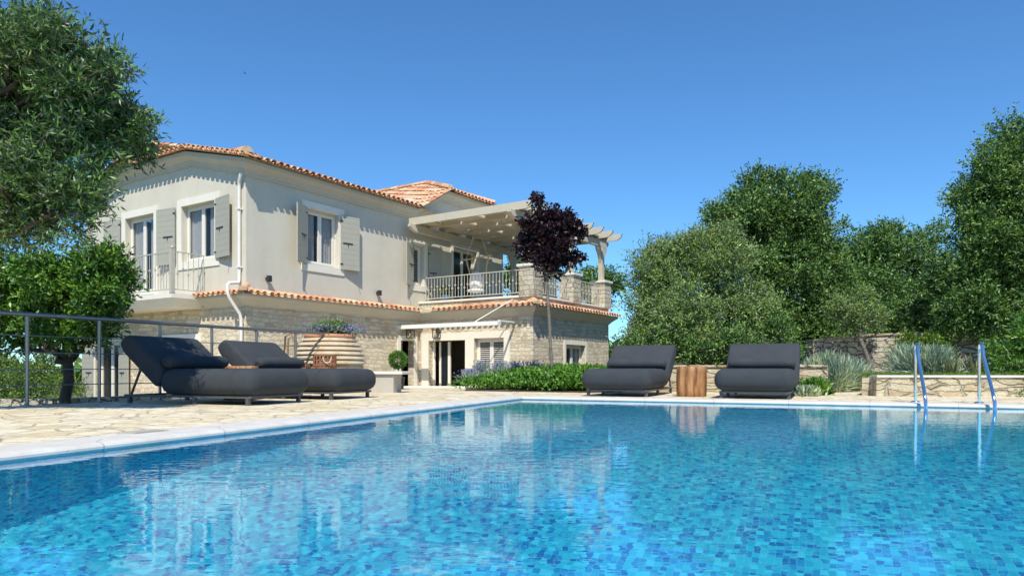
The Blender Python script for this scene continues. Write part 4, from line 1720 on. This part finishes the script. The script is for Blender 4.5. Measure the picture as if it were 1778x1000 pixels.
# big grey green bushes by the path and on the lawn
for i, (px, Z, z, h, r, n) in enumerate([(1440, 13.6, .0, .75, .35, 1100), (1476, 14.2, .0, .62, .3, 800), (1412, 14.4, .0, .62, .3, 600), (1595, 14.0, .27, .62, .35, 900), (1625, 13.6, .27, .6, .3, 800), (1570, 15.0, .27, .7, .3, 600)]):
    x, y, _ = at(px, 0, Z)
    strand_plant('lavender_bush', ['silvery lavender bush between the right lounger and the path', 'silvery bush leaning over the path edge', 'grey green bush just behind the right lounger',
                                   'spiky grey green bush behind the nearer ladder rail', 'spiky bush on the lawn between the two ladder rails', 'grey green bush against the rubble field wall'][i], 'shrub', (x, y, z), r, h, n, 'sage_leaf', 70 + i, .016,
                 lean=1.15, group='silvery lavender bushes')
for i, (px, Z, z, h, r, n, mt) in enumerate([(1415, 12.0, 0, .28, .25, 500, 'bright_leaf'), (1400, 11.6, 0, .16, .3, 500, 'sage_leaf')]):
    x, y, _ = at(px, 0, Z)
    strand_plant('low_plant', ['low bright green plant at the foot of the silvery bush', 'low grey mat plant beside the right lounger legs'][i], 'plant', (x, y, z), r, h, n, mt, 80 + i, .04, lean=1.3, seglen=.07)
# agave like straw coloured blades
for i, px in enumerate((1655, 1690)):
    x, y, _ = at(px, 0, 13.2)
    root = thing('spiky_plant', ['straw coloured spiky plant left of the farther ladder rail', 'straw coloured spiky plant just behind the farther ladder rail'][i], 'plant', (x, y, .27))
    rgs = np.random.default_rng(90 + i)
    bl = MB()
    for k in range(16):
        t = rgs.uniform(0, 2 * math.pi)
        e = rgs.uniform(.1, .7)
        Lb = rgs.uniform(.35, .6)
        d = Vector((math.cos(t) * math.sin(e), math.sin(t) * math.sin(e), math.cos(e)))
        s = d.cross(Vector((0, 0, 1))).normalized() * .025
        q = d * Lb * .5
        bl.add([s * .6, q + s, d * Lb + Vector((0, 0, -.04)), q - s, -s * .6], [(0, 1, 2, 3, 4)])
    bl.build('blades', 'straw_leaf', root)


# lawn grass on the raised bed and trailing plants over the wall
def lawn_pt(rng):
    a = Vector((6.3, 11.85)).lerp(Vector((11.4, 11.2)), rng.uniform())
    q = a + Vector((rng.uniform(0, 1.2), rng.uniform(0, 2.6)))
    return (q.x, q.y)


gr = scatter_leaves('lawn_grass', lawn_pt, 22000, lambda x, y: .05, .07, .012, 'grass_leaf', 31, 1.2, .5, 'short grass on the raised bed behind the honey stone wall', 'grass', 'stuff', 260, .16)
gr.location.z = .27


def trail_pt(rng):
    t = rng.uniform()
    a = Vector((8.35, 11.15)).lerp(Vector((9.6, 11.0)), t)
    return (a.x, a.y)


tc_ = scatter_leaves('trailing_plant', trail_pt, 5200, lambda x, y: .42 + .1 * math.sin(x * 9), .07, .02, 'grass_leaf', 33, -.3, .9, 'green trailing plant hanging over the right end of the planter wall', 'plant', None, 30, .12)


# ------------------------------------------------------------------ loungers
def make_lounger(label, group):
    r = thing('lounger', label, 'lounger', group=group)
    w = 1.16
    # seat cushion
    bevelled('seat_cushion', bm_box(-w / 2, w / 2, 0, 1.54, .115, .45), .15, 7, 'charcoal_fabric', r)
    for ys in (.34, 1.02):       # stitched seams round the cushion
        loop = []
        for cx_, cz_, a0 in ((w / 2 - .15, .30, 0), (-w / 2 + .15, .30, 90), (-w / 2 + .15, .265, 180), (w / 2 - .15, .265, 270)):
            for q in range(6):
                t = R(a0 + q * 18)
                loop.append((cx_ + .151 * math.cos(t), ys, cz_ + .151 * math.sin(t)))
        loop.append(loop[0])
        MB().tube(loop, .0045, 5, False).build('seam', 'charcoal_fabric', r)
    # backrest, a leaning wedge
    prof = [(1.46, .30), (1.56, .20), (2.13, .66), (2.20, .78), (2.10, .89), (1.98, .885), (1.50, .50)]

    def f(bm):
        va = [bm.verts.new((-w / 2, y, z)) for y, z in prof]
        vb = [bm.verts.new((w / 2, y, z)) for y, z in prof]
        n = len(prof)
        bm.faces.new(va)
        bm.faces.new(vb[::-1])
        for i in range(n):
            bm.faces.new((va[i], vb[i], vb[(i + 1) % n], va[(i + 1) % n]))
    bevelled('backrest', f, .075, 5, 'charcoal_fabric', r)
    # bolster
    b = MB()
    pr = []
    seg = 16
    vs, fs = [], []
    xs = [-.53, -.525, -.51, -.47, -.3, 0, .3, .47, .51, .525, .53]
    rs = [.01, .04, .065, .082, .088, .09, .088, .082, .065, .04, .01]
    for x, rr in zip(xs, rs):
        for k in range(seg):
            t = 2 * math.pi * k / seg
            vs.append((x, 1.44 + math.cos(t) * rr * 1.15, .535 + math.sin(t) * rr))
    for i in range(len(xs) - 1):
        for k in range(seg):
            k2 = (k + 1) % seg
            fs.append((i * seg + k, i * seg + k2, (i + 1) * seg + k2, (i + 1) * seg + k))
    b.add(vs, fs, True)
    b.build('bolster', 'charcoal_fabric', r)
    fr = MB()
    x = w / 2 - .10
    for sx in (-x, x):
        fr.box(sx - .02, sx + .02, .10, 2.18, .085, .115)
        fr.beam((sx, 2.08, .10), (sx, 1.88, .50), .025, .02)
    for y in (.12, .95, 1.5, 2.16):
        fr.box(-x + .02, x - .02, y - .02, y + .02, .087, .113)
    fr.build('frame', 'lounger_frame', r)
    for sx in (-x, x):
        for y in (.16, 1.0, 2.10):
            MB().box(sx - .022, sx + .022, y - .022, y + .022, 0, .085).build('leg', 'lounger_frame', r)
    return r


GL = 'charcoal loungers around the pool'
l0 = make_lounger('charcoal padded lounger nearest the steel railing, seen from its side', GL)
l0.location = (-2.90, 8.93, 0)
l0.rotation_euler.z = R(69.4)
for (x, y, rz, lab) in ((-2.30, 10.53, 69.4, 'charcoal padded lounger behind the nearest one, in front of the ribbed clay jar'),
                        (1.10 + .58 * .913, 11.4 - .58 * .407, -24, 'charcoal padded lounger between the green bed and the wooden stump'),
                        (3.03 + .58 * .913, 10.55 - .58 * .407, -24, 'charcoal padded lounger between the wooden stump and the garden path')):
    c = copy_tree(l0)
    c.location = (x, y, 0)
    c.rotation_euler.z = R(rz)
    c['label'] = lab


def stump(x, y, seed, label):
    rr = random.Random(seed)
    seg = 40
    root = thing('stump_table', label, 'side table', (x, y, 0), rr.uniform(0, 3), 'wooden stump side tables')
    ph = [rr.uniform(0, 6) for _ in range(4)]

    def rad(t, z):
        return .235 + .012 * math.sin(3 * t + ph[0]) + .008 * math.sin(7 * t + ph[1]) + .004 * math.sin(15 * t + ph[2] + z * 3) + .006 * math.sin(z * 6)
    vs, fs = [], []
    zs = [0, .01, .1, .2, .3, .4, .475, .49]
    for z in zs:
        for k in range(seg):
            t = 2 * math.pi * k / seg
            q = rad(t, z) - (.012 if z in (0, .49) else 0)
            vs.append((q * math.cos(t), q * math.sin(t), z))
    for i in range(len(zs) - 1):
        for k in range(seg):
            k2 = (k + 1) % seg
            fs.append((i * seg + k, i * seg + k2, (i + 1) * seg + k2, (i + 1) * seg + k))
    fs.append(tuple(range(seg * (len(zs) - 1), seg * len(zs))))
    MB().add(vs, fs, True).build('trunk_block', 'stump_wood', root)
    return root


stump(2.93, 11.42, 1, 'wooden stump side table between the two loungers at the far poolside')
stump(-3.95, 10.22, 2, 'wooden stump side table between the two loungers by the railing')

# ------------------------------------------------------------------ steel railing
rr_ = thing('steel_railing', 'steel railing with horizontal wires along the left edge of the deck', 'railing', (RA.x, RA.y, 0), math.atan2(RD.y, RD.x))
k0 = (8.465 - 8.1) / RD.y       # distance along the rail of the first visible post
start, end = -11.5 * .895 + k0, k0 + 6 * .895
hr = MB().tube([(start - .3, 0, 1.105), (end + .05, 0, 1.105)], .026, 12)
hr.build('handrail', 'steel', rr_)
wr = MB()
for z in (.85, .646, .443, .248):
    wr.tube([(start - .3, 0, z), (end, 0, z)], .0065, 6)
wr.build('rail_wires', 'steel', rr_)
for i in range(-11, 7):
    x = k0 + i * .895
    pm = MB().tube([(x, 0, 0), (x, 0, 1.085)], .021, 10)
    pm.lathe([(.045, 0), (.045, .012), (.022, .014)], (x, 0, 0), 14)
    for z in (.85, .646, .443, .248):
        pm.tube([(x - .03, 0, z), (x + .03, 0, z)], .011, 6)
    pm.build('post', 'steel', rr_)
# low wall just beyond the railing
wall_thing('retaining_wall', 'low rough stone wall just beyond the steel railing', 'wall', [(-9.5, 10.8), (-7.2, 11.3), (-6.3, 13.5)], .35, -.9, -.03, 'stone_field')

# ------------------------------------------------------------------ clay jar with flowers
jx, jy, _ = at(573, 0, 13.6)
jar = thing('clay_jar', 'huge ribbed clay jar laid with blue flowers on top beside the railing end', 'jar', (jx, jy, 0))
prof = []
N = 180
for i in range(N + 1):
    z = 1.05 * i / N
    t = z / 1.05
    r = .40 + .255 * math.sin(min(1, t * 1.35) * math.pi / 2) if t < .5 else .655 - .20 * ((t - .5) / .5) ** 2.0
    ff = (t * 12) % 1
    rib = 0 if ff < .18 else 1 - ((ff - .30) / .70) ** 2
    prof.append((r - .015 + .052 * rib, z))
MB().lathe(prof, (0, 0, 0), 56).build('body', 'jar_clay', jar)
MB().lathe([(.47, 1.03), (.49, 1.05), (.49, 1.10), (.44, 1.11), (.42, 1.08), (.42, 1.0), (.0, 1.0)], (0, 0, 0), 40).build('rim', 'terracotta_rim', jar)
fx = np.random.default_rng(8)
n = 2600
p = fx.normal(size=(n, 3)) * np.array([.19, .19, .05]) + np.array([.06, 0, 1.13])
p[:, 2] += .08 * (1 - (p[:, 0] ** 2 + p[:, 1] ** 2) / .3).clip(0, 1) + np.abs(fx.normal(size=n)) * .05
flw = thing('flowering_plant', 'blue and violet lobelia spilling over the rim of the ribbed clay jar', 'flowers', (jx, jy, 0))
leaf_mesh('leaves', p, unit(fx, n) + np.array([0, 0, .6]), .08, .018, 'hedge_leaf', flw, fx)
p = fx.normal(size=(1800, 3)) * np.array([.22, .2, .04]) + np.array([.10, -.03, 1.22])
leaf_mesh('blossoms', p, unit(fx, 1800), .035, .032, 'blue_petal', flw, fx)


def basket(x, y, r, h, seed, label, handle=True):
    root = thing('wicker_basket', label, 'basket', (x, y, 0), 0, 'wicker baskets in front of the jar')
    m = MB()
    n = 18
    for k in range(n):
        t = 2 * math.pi * k / n
        for s in (-1, 1):
            m.tube([((r * .85) * math.cos(t), (r * .85) * math.sin(t), 0), (r * math.cos(t + s * .2), r * math.sin(t + s * .2), h * .5), (r * .95 * math.cos(t + s * .4), r * .95 * math.sin(t + s * .4), h)], .011, 5, False)
    for i in range(9):
        z = h * i / 8
        rr = r * (.87 + .13 * math.sin(math.pi * i / 8))
        pts = [(rr * math.cos(2 * math.pi * k / 24), rr * math.sin(2 * math.pi * k / 24), z) for k in range(25)]
        m.tube(pts, .013, 5, False)
    m.build('weave', 'wicker_brown', root)
    if handle:
        pts = [(.10 + .075 * math.cos(t), -r - .02, h - .02 - .11 * math.sin(t)) for t in np.linspace(0, math.pi, 10)]
        MB().tube(pts, .011, 6).build('handle', 'wicker_pale', root)
    return root


x, y, _ = at(564, 0, 12.55)
basket(x, y, .205, .68, 1, 'tall woven basket with a pale looped handle in front of the jar')
x, y, _ = at(522, 0, 12.9)
basket(x, y, .17, .52, 2, 'short woven basket at the left foot of the jar', False)
# bent branch frame leaning behind
bx_, by_, _ = at(505, 0, 13.9)
bf = thing('branch_trellis', 'rustic arch of bent branches standing behind the railing beside the jar', 'trellis', (bx_, by_, 0))
tw = MB()
for k, (dx, w0, zt_) in enumerate(((0, .14, 1.14), (.02, .09, 1.08))):
    pts = [(-w0 + dx, 0, 0), (-w0 + dx, .02, .7), (-w0 * .8 + dx, 0, zt_ - .05), (dx, -.02, zt_), (w0 * .7 + dx, 0, zt_ - .12), (w0 * 1.4 + dx, .02, .75), (w0 * 2.0 + dx, .0, 0)]
    tw.tube(pts, [.022, .02, .018, .016, .016, .018, .02], 7)
for z in (.3, .6, .9):
    tw.tube([(-.14, 0, z), (.2, .01, z + .03)], .011, 6)
tw.build('branches', 'branch_wood', bf)

# ------------------------------------------------------------------ bench and topiary at the deck's end
x, y, _ = at(671, 0, 13.2)
bn = thing('stone_bench', 'stone topped rendered bench at the end of the deck beside the jar', 'bench', (x, y, 0), R(-8))
bevelled('base', bm_box(-.28, .20, -.2, .30, -.02, .34), .008, 2, 'bench_render', bn, False)
bevelled('slab', bm_box(-.34, .38, -.25, .35, .345, .40), .012, 2, 'trim', bn, False)
x, y, _ = at(691, 0, 15.2)
tpy = thing('topiary', 'round clipped topiary ball in a dark pot in front of the first door', 'potted plant', (x, y, 0))
MB().lathe([(.001, 0), (.12, 0), (.15, .24), (.165, .25), (.15, .27), (.001, .25)], (0, 0, 0), 20).build('pot', 'pot_dark', tpy)
MB().tube([(0, 0, .2), (.01, 0, .45)], .014, 6).build('stem', 'bark', tpy)
rt_ = np.random.default_rng(4)
pp = unit(rt_, 2600) * (rt_.uniform(.4, 1, (2600, 1)) ** .5) * .185 + np.array([0, 0, .64])
leaf_mesh('foliage', pp, (pp - np.array([0, 0, .6])) + unit(rt_, 2600) * .12, .055, .016, 'citrus_leaf', tpy, rt_)

# plant pot on the terrace
root = thing('potted_plant', 'green plant in a blue pot behind the terrace railing', 'potted plant', HK, HR)
MB().lathe([(.001, 0), (.15, 0), (.2, .3), (.21, .32), (.18, .32), (.001, .3)], (7.25, -.75, Z1 + .18), 18).build('pot', 'pot_blue', root)
pp = unit(rt_, 500) * .18 + np.array([7.25, -.75, Z1 + .62])
leaf_mesh('foliage', pp, unit(rt_, 500) + np.array([0, 0, .5]), .14, .03, 'hedge_leaf', root, rt_)

# ------------------------------------------------------------------ pool ladder
ld = thing('pool_ladder', 'chrome pool ladder with two curved handrails at the far edge of the pool', 'ladder', (5.42, 9.40, 0), R(-21))


def handrail(px):
    pts = []
    z1, z2 = .64, .78
    pts += [(px, 0, 0), (px, 0, .3), (px, 0, z1)]
    r = .085
    for k in range(1, 8):
        t = math.pi * .86 * k / 8
        pts.append((px, -r + r * math.cos(t), z1 + .02 + r * 1.35 * math.sin(t)))
    pts += [(px, -.20, .60), (px, -.62, .16), (px, -.70, .05), (px, -.725, -.1), (px, -.725, -1.0)]
    o = MB().tube(pts, .0215, 16).build('handrail', 'chrome', ld)
    MB().lathe([(.055, .004), (.055, .016), (.024, .022)], (px, 0, 0), 20).build('flange', 'chrome', o)


rl2 = Vector((6.05 - 5.42, 9.03 - 9.40)).length
handrail(0)
handrail(rl2)
for z in (-.30, -.55, -.80):
    MB().box(.02, rl2 - .02, -.77, -.68, z - .012, z + .012).build('step', 'chrome', ld)

# underwater lamps, skimmer lid
for i, (base, nrm, lab) in enumerate(((PC + PD * 7.2, QD, 'round pale underwater lamp in the left wall of the pool'), (PC + QD * 6.3, PD, 'round pale underwater lamp in the far wall of the pool'))):
    o = thing('pool_light', lab, 'pool light', (base.x, base.y, -.30), math.atan2(nrm.y, nrm.x), 'underwater pool lights')
    mm = MB().lathe([(.001, .035), (.10, .03), (.125, .02), (.13, .0)], (0, 0, 0), 24)
    mm.v = [(z, x, y) for x, y, z in mm.v]
    mm.build('lens', 'pool_lens', o)
    mm = MB().lathe([(.13, .0), (.132, .03), (.15, .03), (.155, .0)], (0, 0, 0), 24)
    mm.v = [(z, x, y) for x, y, z in mm.v]
    mm.build('ring', 'casing', o)
q = PC + PD * 6.9 - QD * .33
sk_ = thing('skimmer_lid', 'small grey skimmer lid set in the pool coping', 'lid', (q.x, q.y, .004), math.atan2(PD.y, PD.x))
MB().box(-.14, .14, -.09, .09, .001, .007).build('frame', 'shutter_paint', sk_)
MB().box(-.12, .12, -.07, .07, .0075, .010).build('lid', 'rail_paint', sk_)

# a bird high over the house
bxp = at(425, 128, 45)
bd = MB()
bd.ball((0, 0, 0), (.05, .14, .045), 8, 6)
bd.add([(0, .06, .02), (.30, -.02, .10), (.32, -.06, .10), (0, -.06, .02)], [(0, 1, 2, 3)])
bd.add([(0, .06, .025), (-.30, -.02, .12), (-.32, -.06, .12), (0, -.06, .025)], [(0, 1, 2, 3)])
b_ = bd.build('bird', 'bird_black')
b_.location = bxp
b_.scale = (.5, .5, .5)
b_.rotation_euler = (0, .3, .9)
tag(b_, 'tiny dark bird flying high in the blue sky', 'bird')
